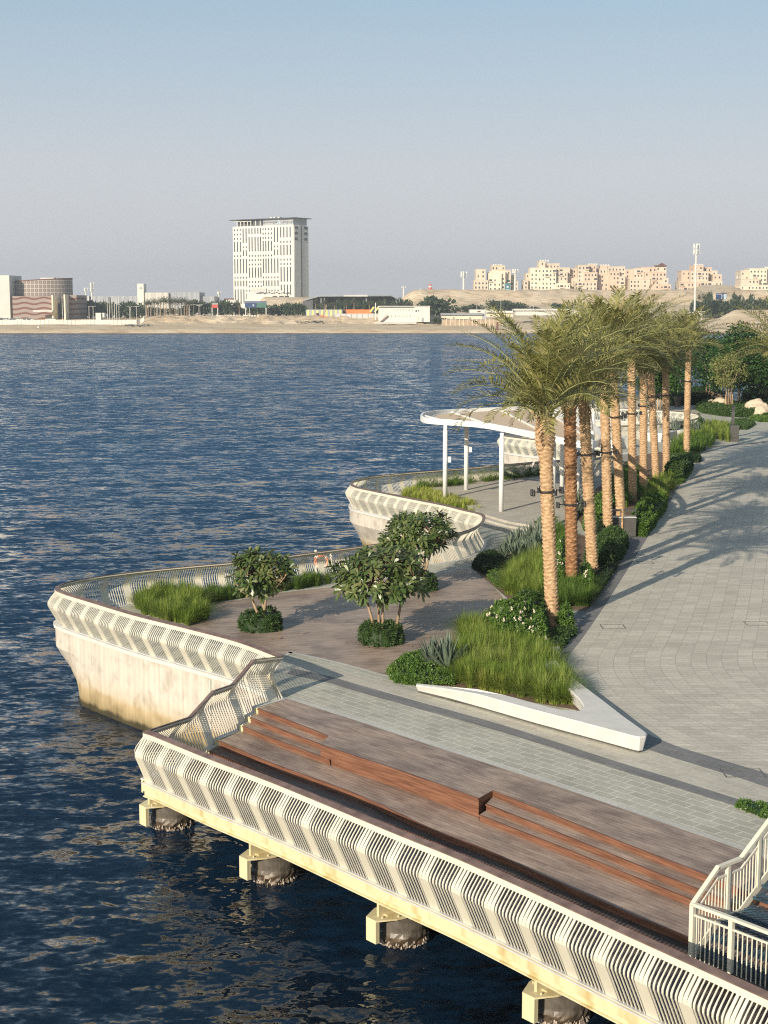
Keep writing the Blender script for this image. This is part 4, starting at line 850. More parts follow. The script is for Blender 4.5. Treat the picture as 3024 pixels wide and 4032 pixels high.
def crown(seed, nf=46, L0=3.3, low=-20, n_leaf=42, bias=None):
    r = random.Random(seed); lv = MB(); st = MB()
    for i in range(nf):
        f = (i+.5)/nf; az = i*2.39996+r.gauss(0,.15); el = R(86-(86-low)*f**.75+r.gauss(0,6)); L = L0*r.uniform(.85,1.1)*(.82+.25*math.sin(math.pi*min(1,f+.15)))
        d = Vector((math.cos(az), math.sin(az), 0)); side = Vector((-d.y, d.x, 0)); droop = R(40+44*f*r.uniform(.6,1.2)); tw = r.gauss(0,.35)
        n = 16; p = Vector((d.x*.09, d.y*.09, -.05+.35*(1-f))); pts = [p]; dirs = []
        swing = r.gauss(0,.18)
        for j in range(n):
            t = j/(n-1); a = el-droop*(t**1.5); dd = (d*math.cos(a)+side*swing*t*.6+Vector((0,0,math.sin(a)))).normalized(); dirs.append(dd); p = p+dd*(L/n); pts.append(p)
        dirs.append(dirs[-1]); st.tube(pts[::2] if len(pts[::2])*2 > n else pts, [.028*(1-.85*k/(len(pts[::2])-1))+.003 for k in range(len(pts[::2]))], 4, cap=False)
        for j in range(n_leaf):
            t = .17+.83*(j+.5)/n_leaf; x = t*n; q = int(min(n-1, x)); p = pts[q].lerp(pts[q+1], x-q); dd = dirs[q]; s = dd.cross(Vector((0,0,1))); s = s.normalized() if s.length > .05 else side; up = s.cross(dd).normalized()
            prof = .60*(math.sin(math.pi*min(1,(t*.80+.14)))**.5); ang = R(72-26*t)
            for sgn in (-1, 1):
                ang2 = ang+r.gauss(0,.10); vv = R(22+r.gauss(0,10)); l = prof*r.uniform(.85,1.12); o = s*sgn
                dl = (dd*math.cos(ang2)+(o*math.cos(vv+tw*sgn)+up*math.sin(vv+tw*sgn))*math.sin(ang2)).normalized(); wv = dl.cross(up).normalized()*.028; m1 = p+dl*l*.5; e_ = p+dl*l-Vector((0,0,.10*l))
                lv.add([p, m1-wv, m1+wv, e_], [(0,1,2),(1,3,2)])
    return lv, st
def strands(r, n, spread, l0, hang=True):
    mb = MB()
    for i in range(n):
        a = r.uniform(0, 6.283); b = Vector((math.cos(a)*spread*r.random(), math.sin(a)*spread*r.random(), 0)); l = l0*r.uniform(.5,1.1); sgn = -1 if hang else 1
        w_ = .012; k = 4; vs = []; o = Vector((r.gauss(0,.10), r.gauss(0,.10), 0)); s = Vector((math.cos(a+1.5), math.sin(a+1.5), 0))
        for j in range(k): t = j/(k-1); p = b+o*t*l*1.6+Vector((0,0,sgn*l*t)); vs += [p-s*w_*(1-.6*t), p+s*w_*(1-.6*t)]
        mb.add(vs, [(2*j,2*j+1,2*j+3,2*j+2) for j in range(k-1)])
    return mb
crowns = {}
def crown_obj(kind, parent, loc, rz, sc_):
    if kind not in crowns:
        seed, nf, L0, low = {'a':(101,50,4.2,27),'b':(102,50,3.7,24),'c':(103,46,3.8,20),'d':(104,42,3.4,28)}[kind]; lv, st = crown(seed, nf, L0, low)
        a = lv.build('crown', MT['palm']); b = st.build('frond_stems', MT['stemg'], a, smooth=True); a.parent = parent; crowns[kind] = (a, b)
    else:
        a0, b0 = crowns[kind]; a = inst(a0, parent); b = inst(b0, a)
    a.location = loc; a.rotation_euler = (0,0,rz); a.scale = (sc_,)*3; return a
MT['stemg'] = noise_mat('green_frond_stems', (.16,.19,.06), (.34,.34,.14), 2, .5)
MT['boot'] = noise_mat('pale_leaf_bases', (.28,.24,.11), (.46,.36,.20), 4, .7)
trunks = {}
def palm(base, topz, kind, label, rz=0, cs=1.0, R0=.25, R1=.235, flare=0, mat='trunk', lean=(0,0), lights=None, dry=0, ring=.15, amp=.042, bundle=False, key=None):
    t = empty('date_palm', base, 0, label, 'palm tree', 'date palms in a row along the promenade')
    h = topz; key = key or (mat, flare, ring); hs = 7.6
    if key not in trunks:
        tr = trunk_mesh('trunk', hs, R0, R1, flare, None, ring, amp, seed=len(trunks)*3+1).build('trunk', MT[mat], t, smooth=True); trunks[key] = tr
    else: tr = inst(trunks[key], t)
    tr.scale = (1,1,h/hs); tr.rotation_euler = (0,0,rz*1.7)
    ang = (math.atan2(-lean[1], h), math.atan2(lean[0], h), 0); t.rotation_euler = ang
    # leaf bases that fan from the trunk head into the crown
    bb = MB(); r = random.Random(int(rz*100)+3)
    for i in range(26):
        az = i*2.4; el = R(40+45*r.random()); d = Vector((math.cos(az)*math.cos(el), math.sin(az)*math.cos(el), math.sin(el))); p = Vector((math.cos(az)*R1*.8, math.sin(az)*R1*.8, h-.25*r.random())); l = r.uniform(.35,.75); bb.tube([p, p+d*l*.5, p+d*l], [.05,.035,.022], 5)
    bb.build('leaf_bases', MT['boot'], t)
    crown_obj(kind, t, (0,0,h+.15), rz, cs)
    if dry:
        o = strands(r, dry, .28, 1.7).build('dry_strands', MT['palm_dry'], t); o.location = (.12,-.18,h-.1)
    if bundle:
        o = strands(r, 140, .12, 2.2, hang=False).build('tied_dry_fronds', MT['palm_dry'], t); o.location = (-.1,-.9,h+1.0); o.rotation_euler = (R(6),R(16),0)
    if lights:
        for k, (lz, laz) in enumerate(lights):
            br = MB(); n = 20; rr = R0+.045
            for zz in (0,):
                vs = [((rr+a)*math.cos(2*math.pi*j/n), (rr+a)*math.sin(2*math.pi*j/n), b) for j in range(n) for a, b in ((0,-.035),(.025,-.035),(.025,.035),(0,.035))]
                br.add(vs, [(4*j+q, 4*((j+1)%n)+q, 4*((j+1)%n)+(q+1)%4, 4*j+(q+1)%4) for j in range(n) for q in range(4)])
            for q in range(4):
                a = laz+q*math.pi/2; br.tube([(math.cos(a)*rr, math.sin(a)*rr, 0), (math.cos(a)*(rr+.30), math.sin(a)*(rr+.30), .01)], .022, 6)
            bo_ = br.build('light_bracket', MT['black'], t, loc=(0,0,lz))
            for q in range(4):
                a = laz+q*math.pi/2
                for s_ in (-1, 1) if q % 2 == 0 else (1,):
                    x = math.cos(a)*(rr+.28)+math.cos(a+1.57)*.09*s_; y = math.sin(a)*(rr+.28)+math.sin(a+1.57)*.09*s_; tilt = -1 if (q+s_) % 2 else 1
                    fl_ = MB(); fl_.tube([(x,y,-.11*tilt),(x,y,0),(x,y,.09*tilt),(x,y,.13*tilt)], [.05,.055,.062,.05], 10); fl_.build('floodlight', MT['black'], bo_)
    return t
def palm_px(bx, by, tx, ty, *a, **k):
    b = G(bx, by); tp = P(tx, ty, b.y); k.setdefault('lean', (tp.x-b.x, 0)); return palm(b, tp.z, *a, **k)
palm_px(2175,2462,2143,1645,'a','date palm nearest the camera, standing in the corner by the white bench', rz=.4, cs=1.02, flare=.12, lights=[(5.05,.3)])
palm_px(2252,2312,2244,1600,'c','date palm with the darkest orange-brown scaly trunk', rz=1.9, cs=.95, mat='trunk_o', ring=.19, amp=.055, R0=.25, R1=.24, lights=[(3.55,.2)])
palm_px(2334,2252,2297,1560,'c','date palm with pale hanging dry strands, third trunk in the row', rz=3.1, cs=.97, dry=60, lights=[(5.3,.4)])
palm_px(2395,2122,2378,1440,'b','date palm whose trunk stands just left of the litter bins', rz=4.0, cs=1.04, dry=30, lights=[(4.45,.1)])
palm_px(2448,2084,2412,1425,'d','date palm whose trunk rises between the two litter bins', rz=5.2, cs=1.0, bundle=True, lights=[(6.0,.3)], dry=14)
palm_px(2491,1975,2486,1392,'b','date palm behind the bright shrub, sixth trunk in the row', rz=.9, cs=1.08, lights=[(5.35,.2)])
palm_px(2533,1938,2534,1480,'d','date palm in tall grass, slim seventh trunk in the row', rz=2.4, cs=1.0, lights=[(5.5,.2)])
palm_px(2584,1898,2562,1465,'b','date palm eighth in the row, just left of the trunk by the box hedge', rz=3.6, cs=1.08, lights=[(5.75,.5)])
palm_px(2624,1873,2621,1430,'b','date palm in front of the clipped dark box hedge', rz=1.3, cs=1.0, lights=[(5.6,.2)])
palm_px(2703,1798,2711,1378,'d','farthest date palm of the row, rightmost trunk', rz=4.6, cs=.98, R0=.28, lights=[(5.9,.1)])
palm(Vector((28.6,105,0)), 7.5, 'a', 'date palm at the right edge of the picture, only its left fronds showing', rz=2.2, cs=1.22)
# palms outside the frame's right edge whose crowns shade the promenade
# ================================================================== CANOPY
cz_ = 4.75
MT['canopy'] = noise_mat('white_canopy_steel', (.74,.74,.72), (.80,.80,.78), .8, .4)
ring = [(1655,1636),(1662,1628),(1684,1622),(1777,1613),(1967,1605),(2094,1600),(2160,1604),(2216,1622),(2275,1645),(2340,1675),(2370,1700),(2372,1722),(2345,1740),(2300,1742),(2216,1727),(2102,1704),(1912,1667),(1800,1657),(1727,1652),(1680,1648),(1660,1642)]
cr = [G(x, y, cz_+.30) for x, y in ring]; RG = spline(cr+[cr[0]], .4)[:-1]
RG = [Vector((p.x,p.y,0)) for p in RG]; cO = Vector((RG[0].x+6, RG[0].y-3, 0))
can = empty('canopy', cO, 0, 'white steel shade canopy with tan fabric panels on round white posts', 'canopy')
nr = normals(RG+[RG[0]], 1)[:-1]
if not inside(RG[5]+nr[5]*.3, RG): nr = [-q for q in nr]
mb = MB(); k = 4; vs = []
for p, q in zip(RG, nr):
    for s, z in ((0,cz_),(0,cz_+.34),(.12,cz_+.34),(.12,cz_)): vs.append(Vector((p.x+q.x*s, p.y+q.y*s, z))-cO)
n = len(RG); mb.add(vs, [(j*4+a, j*4+(a+1)%4, ((j+1)%n)*4+(a+1)%4, ((j+1)%n)*4+a) for j in range(n) for a in range(4)]); mb.build('rim_beam', MT['canopy'], can, fix=True)
fab = [p+q*.75 for p, q in zip(RG, nr)]
fab = [p for p in fab if min((p-o).length for o in RG) > .7]
poly_sheet('fabric_roof', fab, cz_+.16, MT['fabric'], can, cO, kind=None)
mb = MB(); mb.tube([Vector((p.x,p.y,cz_+.17))-cO for p in fab+[fab[0]]], .045, 6, cap=False); mb.build('fabric_cable', MT['canopy'], can)
def beam(a, b):
    a = Vector((a.x,a.y,cz_+.22))-cO; b = Vector((b.x,b.y,cz_+.22))-cO; d = b-a; m = MB(); m.box(tuple((a+b)/2), (d.length, .08, .10), math.atan2(d.y, d.x)); m.build('cross_beam', MT['canopy'], can)
for a, b in (((1674,1632),(1760,1654)),((1777,1616),(1930,1668)),((1967,1608),(2190,1720)),((2140,1606),(2345,1738))):
    beam(G(*a, cz_+.3), G(*b, cz_+.3))
def wpost(t, p, ztop, r_=.135):
    m = MB(); m.tube([(0,0,0),(0,0,ztop-.32),(0,0,ztop-.30),(0,0,ztop+.02)], [r_,r_,r_*.80,r_*.80], 20); o = m.build('post', MT['canopy'], t, smooth=False, loc=(p.x-cO.x, p.y-cO.y, p.z)); 
    for pol in o.data.polygons: pol.use_smooth = len(pol.vertices) == 4
    return o
for i, (x, y, z) in enumerate(((1752,1963,.36),(1835,1929,.36),(1973,2014,.36),(2178,1963,.36),(2212,1939,.36),(2274,1965,.1),(2330,1905,.1))):
    g = G(x, y, z); o = wpost(can, g, cz_-z)
    if i < 2: m = MB(); m.box((.26,-.05,2.35+.2*i),(.16,.16,.34)); m.build('speaker_box', MT['canopy'], o)
# ================================================================== LITTER BINS, LIFE RING, FAR BIN
def bin_(loc, s, label):
    t = empty('litter_bin', loc, -.05, label, 'bin', 'grey slatted litter bins by the palms'); m = MB()
    m.box((0,0,.52),(.60*s,.50*s,.96)); 
    for i in range(12): m.box((-.27*s+.049*s*i,-.255*s,.52),(.022,.015,.90))
    m.build('body', MT['grey_metal'], t); m = MB(); m.box((0,0,1.02),(.64*s,.54*s,.035)); m.build('lid', MT['lightgrey'], t)
    m = MB(); m.box((0,0,1.36),(.62*s,.52*s,.04)); 
    for x, y in ((-.28,-.23),(.28,-.23),(.28,.23),(-.28,.23)): m.box((x*s,y*s,1.19),(.03,.03,.31))
    m.build('hood', MT['grey_metal'], t); m = MB(); m.box((0,0,.02),(.5*s,.4*s,.04)); m.build('foot', MT['black'], t)
bin_(G(2420,2112), 1.0, 'grey slatted litter bin right against the palm trunk, left one of the pair')
bin_(G(2478,2112), 1.0, 'grey slatted litter bin with an open hood, right one of the pair')
t = empty('litter_bin', G(2890,1738), -.1, 'lone grey litter bin at the bend of the far path', 'bin'); m = MB(); m.box((0,0,.62),(.72,.6,1.2)); 
for i in range(12): m.box((-.32+.058*i,-.305,.60),(.024,.015,1.1))
m.build('body', MT['grey_metal'], t); m = MB(); m.box((0,0,1.30),(.76,.64,.18)); m.build('lid', MT['grey_metal'], t); m = MB(); m.box((.39,0,1.1),(.08,.4,.3)); m.build('flap', MT['black'], t)
t = empty('light_column', G(2884,1722), 0, 'slim dark grey light column rising behind the lone far litter bin', 'light'); m = MB(); m.box((0,0,1.45),(.24,.24,2.9)); m.build('column', MT['grey_metal'], t); m = MB(); m.box((.124,-.02,2.5),(.01,.10,.6)); m.build('lens', MT['lightgrey'], t); 
t = empty('life_ring_stand', G(1262,2264), R(-8), 'orange life ring hung between two white posts at the back railing', 'life ring')
MT['orange'] = noise_mat('faded_orange_foam', (.70,.20,.08), (.80,.28,.13), 4, .6); m = MB(); n1, n2 = 32, 12; vs = []
for i in range(n1):
    a = 2*math.pi*i/n1
    for j in range(n2): b = 2*math.pi*j/n2; rr = .27+.075*math.cos(b); vs.append((rr*math.cos(a), .06*math.sin(b), rr*math.sin(a)))
m.add(vs, [(i*n2+j, i*n2+(j+1)%n2, ((i+1)%n1)*n2+(j+1)%n2, ((i+1)%n1)*n2+j) for i in range(n1) for j in range(n2)]); m.build('ring', MT['orange'], t, smooth=True, loc=(.06,-.06,.62))
MT['tape'] = noise_mat('pale_tape', (.7,.68,.62), (.8,.78,.72), 5, .5); m = MB()
for q in range(4):
    a = q*math.pi/2+.78; vs = []
    for i in range(4):
        aa = a-.12+.08*i
        for j in range(12): b = 2*math.pi*j/12; rr = .27+.079*math.cos(b); vs.append((rr*math.cos(aa), .064*math.sin(b), rr*math.sin(aa)))
    m.add(vs, [(i*12+j, i*12+(j+1)%12, (i+1)*12+(j+1)%12, (i+1)*12+j) for i in range(3) for j in range(12)])
m.build('tape_band', MT['tape'], t, loc=(.06,-.06,.62))
for x in (-.22, .46): m = MB(); m.box((x,.04,.56),(.09,.06,1.12)); m.build('post', MT['white'], t)
# ================================================================== WHITE STAIRCASE AT THE LOWER RIGHT
C0 = G(2722,3764,LV[3]-.02); s0 = empty('staircase', C0, AU, 'white railed metal staircase with dark blue mesh treads at the lower right', 'staircase')
# local: x along the pier to the right, y inland
zc = -LV[3]   # promenade height above the staircase foot
def hr(name, pts, r_, mat='white'):
    m = MB()
    for a, b in zip(pts, pts[1:]):
        a = Vector(a); b = Vector(b); d = b-a; L_ = d.length; rx = math.atan2(d.z, math.hypot(d.x,d.y)); rz = math.atan2(d.y, d.x); M = Matrix.Translation((a+b)/2) @ Matrix.Rotation(rz,4,'Z') @ Matrix.Rotation(-rx,4,'Y')
        w_, h_ = r_; q = [M @ Vector((x*(L_+w_*.6)/2, y*w_/2, z*h_/2)) for z in (-1,1) for x, y in ((-1,-1),(1,-1),(1,1),(-1,1))]; m.add(q, [(3,2,1,0),(4,5,6,7),(0,1,5,4),(1,2,6,5),(2,3,7,6),(3,0,4,7)])
    return m.build(name, MT[mat], s0)
def stair_z(y):      # walking surface above the foot, going inland
    return 0 if y < .0 else (.53*y/.75 if y < .75 else (.53 if y < 1.5 else .53+(y-1.5)*.62))
flight = [(0,0,1.05),(0,.75,1.58),(0,1.5,1.58),(0,4.6,1.58+3.1*.62)]
hr('handrail', flight, (.09,.06)); hr('under_rail', [(0,.04,.84),(0,.75,1.36),(0,1.5,1.36),(0,4.6,1.36+3.1*.62)], (.035,.035))
hr('handrail', [(0,0,1.05),(4.5,0,1.05)], (.09,.06)); hr('under_rail', [(0,0,.84),(4.5,0,.84)], (.035,.035))
for y in (1.08, 2.07, 3.2): m = MB(); z = stair_z(y); m.box((0,y,z+.5),(.08,.08,1.1)); m.build('post', MT['white'], s0)
for x in (0,.90,1.85,2.8,3.7): m = MB(); m.box((x,0,.50),(.09,.09,1.08)); m.build('post', MT['white'], s0)
m = MB()
for i in range(1, 44):
    y = i*.1; z0 = stair_z(y); zt_ = z0+.83 if y > 1.5 else (.84+min(y,.75)/.75*.52)
    if min(abs(y-q) for q in (1.08,2.07,3.2)) > .06: m.tube([(0,y,max(0,z0-.05)),(0,y,zt_)], .013, 6)
m.build('balusters', MT['white'], s0); m = MB()
for i in range(1, 42):
    x = i*.105
    if min(abs(x-q) for q in (.9,1.85,2.8,3.7)) > .06: m.tube([(x,0,-.02),(x,0,.84)], .013, 6)
m.build('balusters', MT['white'], s0)
MT['mesh'] = noise_mat('blue_black_tread_mesh', (.02,.035,.05), (.04,.09,.13), 3, .5, metal=.2)
MT['black_mesh'] = noise_mat('dark_mesh', (.012,.012,.013), (.035,.035,.035), 8, .6)
def grating(cx, cy, z, w_, d_):
    m = MB(); nx = int(w_/.11); ny = int(d_/.07)
    for i in range(-ny, nx+ny):
        x0 = cx-w_/2+i*w_/nx
        for sgn in (1, -1):
            a = Vector((x0, cy-d_/2, z)); b = a+Vector((sgn*d_, d_, 0)) 
            def clip(a, b):
                lo, hi = 0, 1
                for s_ in (-1, 1):
                    lim = cx+s_*w_/2; da = (a.x-lim)*s_; db = (b.x-lim)*s_
                    if da > 0 and db > 0: return None
                    if da > 0: lo = max(lo, da/(da-db))
                    elif db > 0: hi = min(hi, da/(da-db))
                return (a.lerp(b, lo), a.lerp(b, hi)) if hi > lo else None
            c = clip(a, b)
            if c: m.tube([c[0]+Vector((0,0,.004*sgn)), c[1]+Vector((0,0,.004*sgn))], .011, 4, cap=False)
    return m
for i in range(20):
    y = .12+i*.28; z = stair_z(y); grating(2.2, y+.14, z+.02, 4.2, .30).build('tread', MT['mesh'], s0)
    m = MB(); m.box((2.2, y, z), (4.2,.02,.05)); m.build('tread_nosing', MT['mesh'], s0)
m = MB(); m.box((2.3,2.2,-.04),(4.4,4.6,.04)); m.build('base_tray', MT['black_mesh'], s0)
hr('stringer', [(0.02,.0,-.02),(0.02,.75,.45),(0.02,1.5,.47),(0.02,4.6,.47+3.1*.62)], (.03,.16))
# ================================================================== FAR GARDEN ON THE FOURTH BOW
MT['garden_leaf'] = leaf_mat('garden_tree_leaves', [(.012,.04,.008),(.028,.08,.014),(.06,.13,.022)], .45, .25, .5)
MT['pale_leaf'] = leaf_mat('pale_tree_leaves', [(.10,.14,.035),(.18,.21,.06),(.30,.29,.11)], .5, .25, .6)
def leaf_tree(loc, seed, h, rad, zb, mat, label, n=2600, L=.36, W=.20, trunkr=.10, group=None, name='leafy_tree', cat='tree', stems=1, lumps=16, stake=False):
    r = random.Random(seed); t = empty(name, loc, 0, label, cat, group); lv = MB(); tr = MB(); blobs = []
    for i in range(lumps):
        a = r.uniform(0,6.283); k = r.random()**.6; f = r.random(); zz = zb+(h-zb)*(.12+.76*f); rr = rad*(.30+.75*math.sin(math.pi*(.2+.7*f)))*k*.8; blobs.append((Vector((rr*math.cos(a), rr*math.sin(a), zz)), rad*r.uniform(.32,.50)))
    blobs.append((Vector((0,0,h-rad*.3)), rad*.35))
    for i in range(int(n*2.2)):
        c, b = r.choice(blobs); d = Vector((r.gauss(0,1), r.gauss(0,1), r.gauss(0,.8))).normalized(); p = c+d*b*r.uniform(.55,1.08); dd = (d*.6+Vector((r.gauss(0,.5), r.gauss(0,.5), -.25+r.gauss(0,.3)))).normalized(); leaf(lv, p, dd, (d+Vector((r.gauss(0,.4),r.gauss(0,.4),.3))).normalized(), L*r.uniform(.7,1.3), W*r.uniform(.8,1.2))
    for s_ in range(stems):
        a = s_*6.283/stems; b0 = Vector((.1*math.cos(a)*(stems>1), .1*math.sin(a)*(stems>1), 0)); m1 = Vector((rad*.22*math.cos(a)*(stems>1)+r.gauss(0,.05), rad*.22*math.sin(a)*(stems>1), zb+(h-zb)*.1)); tr.tube([b0, b0.lerp(m1,.5), m1], [trunkr,trunkr*.85,trunkr*.7], 7)
        for c, b in (blobs if stems == 1 else blobs[s_::stems]): tr.tube([m1, m1.lerp(c,.5)+Vector((0,0,.15)), c], [trunkr*.5,trunkr*.35,trunkr*.12], 5, cap=False)
    tr.build('trunk', MT['bark'], t, smooth=True); lv.build('crown', mat, t)
    if stake:
        s_ = MB()
        for x in (-.35,.35): s_.tube([(x,-.1,0),(x,-.1,2.0)], .06, 6)
        s_.build('stakes', MT['stake'], t)
    return t
MT['stake'] = noise_mat('timber_stakes', (.40,.26,.15), (.52,.36,.22), 3, .7)
GT = 'green trees in the far garden'
leaf_tree(G(2600,1620), 71, 7.0, 3.2, 2.0, MT['garden_leaf'], 'green garden tree seen between the farthest palm trunks', 3200, group=GT, stake=True, trunkr=.12)
leaf_tree(G(2790,1590), 72, 7.8, 3.6, 2.2, MT['garden_leaf'], 'broad green garden tree just right of the farthest palm', 3800, group=GT, stake=True, trunkr=.12)
leaf_tree(G(2905,1612), 73, 9.6, 4.4, 2.4, MT['garden_leaf'], 'tallest dark green tree of the far garden', 5000, group=GT, trunkr=.12)
leaf_tree(G(2965,1560), 75, 7.2, 3.6, 2.2, MT['garden_leaf'], 'dark green garden tree behind the boulders on the right', 3600, group=GT, trunkr=.12)
leaf_tree(G(3000,1602), 74, 6.6, 2.8, 2.6, MT['garden_leaf'], 'bright green staked tree at the right edge of the picture', 3000, group=GT, stake=True, trunkr=.10)
leaf_tree(G(2868,1624), 76, 6.6, 2.0, 2.7, MT['pale_leaf'], 'slender olive-leaved multi-stemmed tree with bare pale branches', 1500, .24, .10, stems=6, trunkr=.06, stake=True, lumps=20)
hg = [((2740,1580),(2760,1566),(2790,1590),(2770,1608)),]
hedge('clipped_hedge', pxpoly([(2640,1566),(2790,1560),(2790,1592),(2640,1598)]), 1.3, MT['hedge_dark'], 'long dark clipped hedge in the shade behind the farthest palm', 'hedge', 160, .2, .09, seed=81, round_=.2, lump=.05)
hedge('clipped_hedge', pxpoly([(2922,1588),(2935,1572),(3060,1570),(3080,1612),(2960,1606)]), 1.4, MT['hedge_dark'], 'long dark clipped hedge at the right edge of the far garden', 'hedge', 160, .2, .09, seed=82, round_=.2, lump=.05)
hedge('low_hedge', pxpoly([(2740,1612),(2780,1596),(2860,1604),(2960,1606),(3060,1640),(3060,1655),(2960,1646),(2850,1640),(2770,1628)]), .75, MT['hedge'], 'broad low green planting around the boulders beyond the path', 'hedge', 230, .16, .08, seed=83, round_=.4, lump=.4)
hedge('low_hedge', pxpoly([(2870,1690),(2885,1662),(2940,1660),(2972,1672),(2940,1692)]), .35, MT['hedge'], 'low green lawn-like pad behind the lone far bin', 'hedge', 260, .14, .07, seed=84, round_=.3, lump=.2)
hedge('low_hedge', pxpoly([(2955,1650),(3000,1640),(3080,1648),(3080,1662),(2990,1662)]), .4, MT['hedge_b'], 'bright low planting in front of the right boulders', 'hedge', 260, .14, .07, seed=85, round_=.3, lump=.2)
hedge('low_hedge', pxpoly([(2900,3180),(2920,3160),(3000,3175),(3120,3220),(3120,3262),(2990,3216)]), .14, MT['hedge_b'], 'small patch of low green cover at the right edge above the staircase', 'shrub', 1300, .06, .03, seed=86, round_=.2, lump=.4)
hedge('shrub', pxpoly([(2730,1665),(2750,1648),(2760,1668),(2745,1672)]), .8, MT['hedge_b'], 'little round yellow-green bush at the end of the curved railing', 'shrub', 300, .14, .07, seed=87, round_=.5, lump=.2)
def boulder(loc, seed, s, mat, label):
    r = random.Random(seed); bm = bmesh.new(); bmesh.ops.create_icosphere(bm, subdivisions=4, radius=1)
    for v in bm.verts: k = 1+.28*noise.noise(v.co*1.1+Vector((seed,0,0)))+.10*noise.noise(v.co*3+Vector((0,seed,0))); v.co = Vector((v.co.x*s[0]*k, v.co.y*s[1]*k, max(-.1, v.co.z*s[2]*k)))
    me = bpy.data.meshes.new('boulder'); bm.to_mesh(me); bm.free(); me.materials.append(mat); [setattr(p, 'use_smooth', True) for p in me.polygons]; o = bpy.data.objects.new('boulder', me); col.objects.link(o); o.location = loc; return tag(o, label, 'boulder')
boulder(G(2800,1598,.3), 1, (.7,.7,.75), MT['rock'], 'pale sandy boulder, smaller left one of the touching pair by the stakes')
boulder(G(2832,1600,.3), 2, (1.15,.8,1.05), MT['rock'], 'pale sandy boulder, larger right one of the touching pair by the stakes')
boulder(G(2810,1580,.2), 3, (2.0,1.2,1.5), MT['rock_d'], 'dark brown boulder in the shade behind the pale pair')
boulder(G(2976,1626,.2), 4, (1.35,1.0,1.5), MT['rock'], 'big pale boulder near the right edge of the far garden')
boulder(G(2998,1640,.2), 5, (.9,.8,1.3), MT['rock'], 'small pale boulder at the foot of the big one')
boulder(G(3022,1628,.2), 6, (.9,.8,.9), MT['rock'], 'pale boulder cut by the right edge of the picture')
t = empty('stone_stool', G(2668,1602), 0, 'small pale stone stool with a widened top in front of the dark hedge', 'stool'); m = MB(); m.tube([(0,0,0),(0,0,.5),(0,0,.9),(0,0,1.15)], [.35,.3,.5,.5], 12); m.build('body', MT['rock_d'], t)
# white round planter benches behind the palms
def rbench(pts, h, label, wdt=.9):
    c = G(*pts[0]); t = empty('curved_bench', c, 0, label, 'bench'); S = spline(Gs(pts), .3); n_ = normals(S); m = MB(); k = 5; vs = []
    for p, q in zip(S, n_):
        for s, z in ((-wdt/2+.1,0),(-wdt/2,h-.04),(-wdt/2+.04,h),(wdt/2,h),(wdt/2-.1,0)): vs.append(Vector((p.x+q.x*s, p.y+q.y*s, z))-c)
    m.add(vs, [(j*k+a, j*k+(a+1)%k, (j+1)*k+(a+1)%k, (j+1)*k+a) for j in range(len(S)-1) for a in range(k)]+[tuple(range(k)), tuple((len(S)-1)*k+a for a in range(k))[::-1]]); m.build('seat', MT['bench'], t, fix=True)
rbench([(2560,1738),(2600,1730),(2640,1722),(2665,1728)], .75, 'curved white bench end showing left of the farthest palm trunk', 2.2)
rbench([(2390,1775),(2430,1765),(2480,1762)], .9, 'white bench block visible between the fifth and sixth palm trunks', 1.2)
rbench([(2290,1830),(2380,1822),(2470,1812)], .6, 'low white bench behind the palms below the canopy end', 1.0)
# drifting leaves on the plaza
MT['dead_leaf'] = noise_mat('dead_leaves', (.30,.12,.04), (.50,.30,.12), 5, .7); r = random.Random(5)
for i, (x, y) in enumerate(((1372,2530),(1438,2548),(1475,2556),(1175,2495),(1680,2512),(1080,2516),(1622,2548),(2330,2790))):
    m = MB(); 
    for j in range(3): a = r.uniform(0,6.28); leaf(m, Vector((0.08*j,0,.02+.01*j)), Vector((math.cos(a),math.sin(a),.1)), Vector((0,0,1)), .2, .08)
    o = m.build('fallen_leaf', MT['dead_leaf'], loc=G(x,y,.02)); tag(o, 'dry orange-brown leaf lying on the timber plaza or paving', 'leaf', 'fallen leaves')
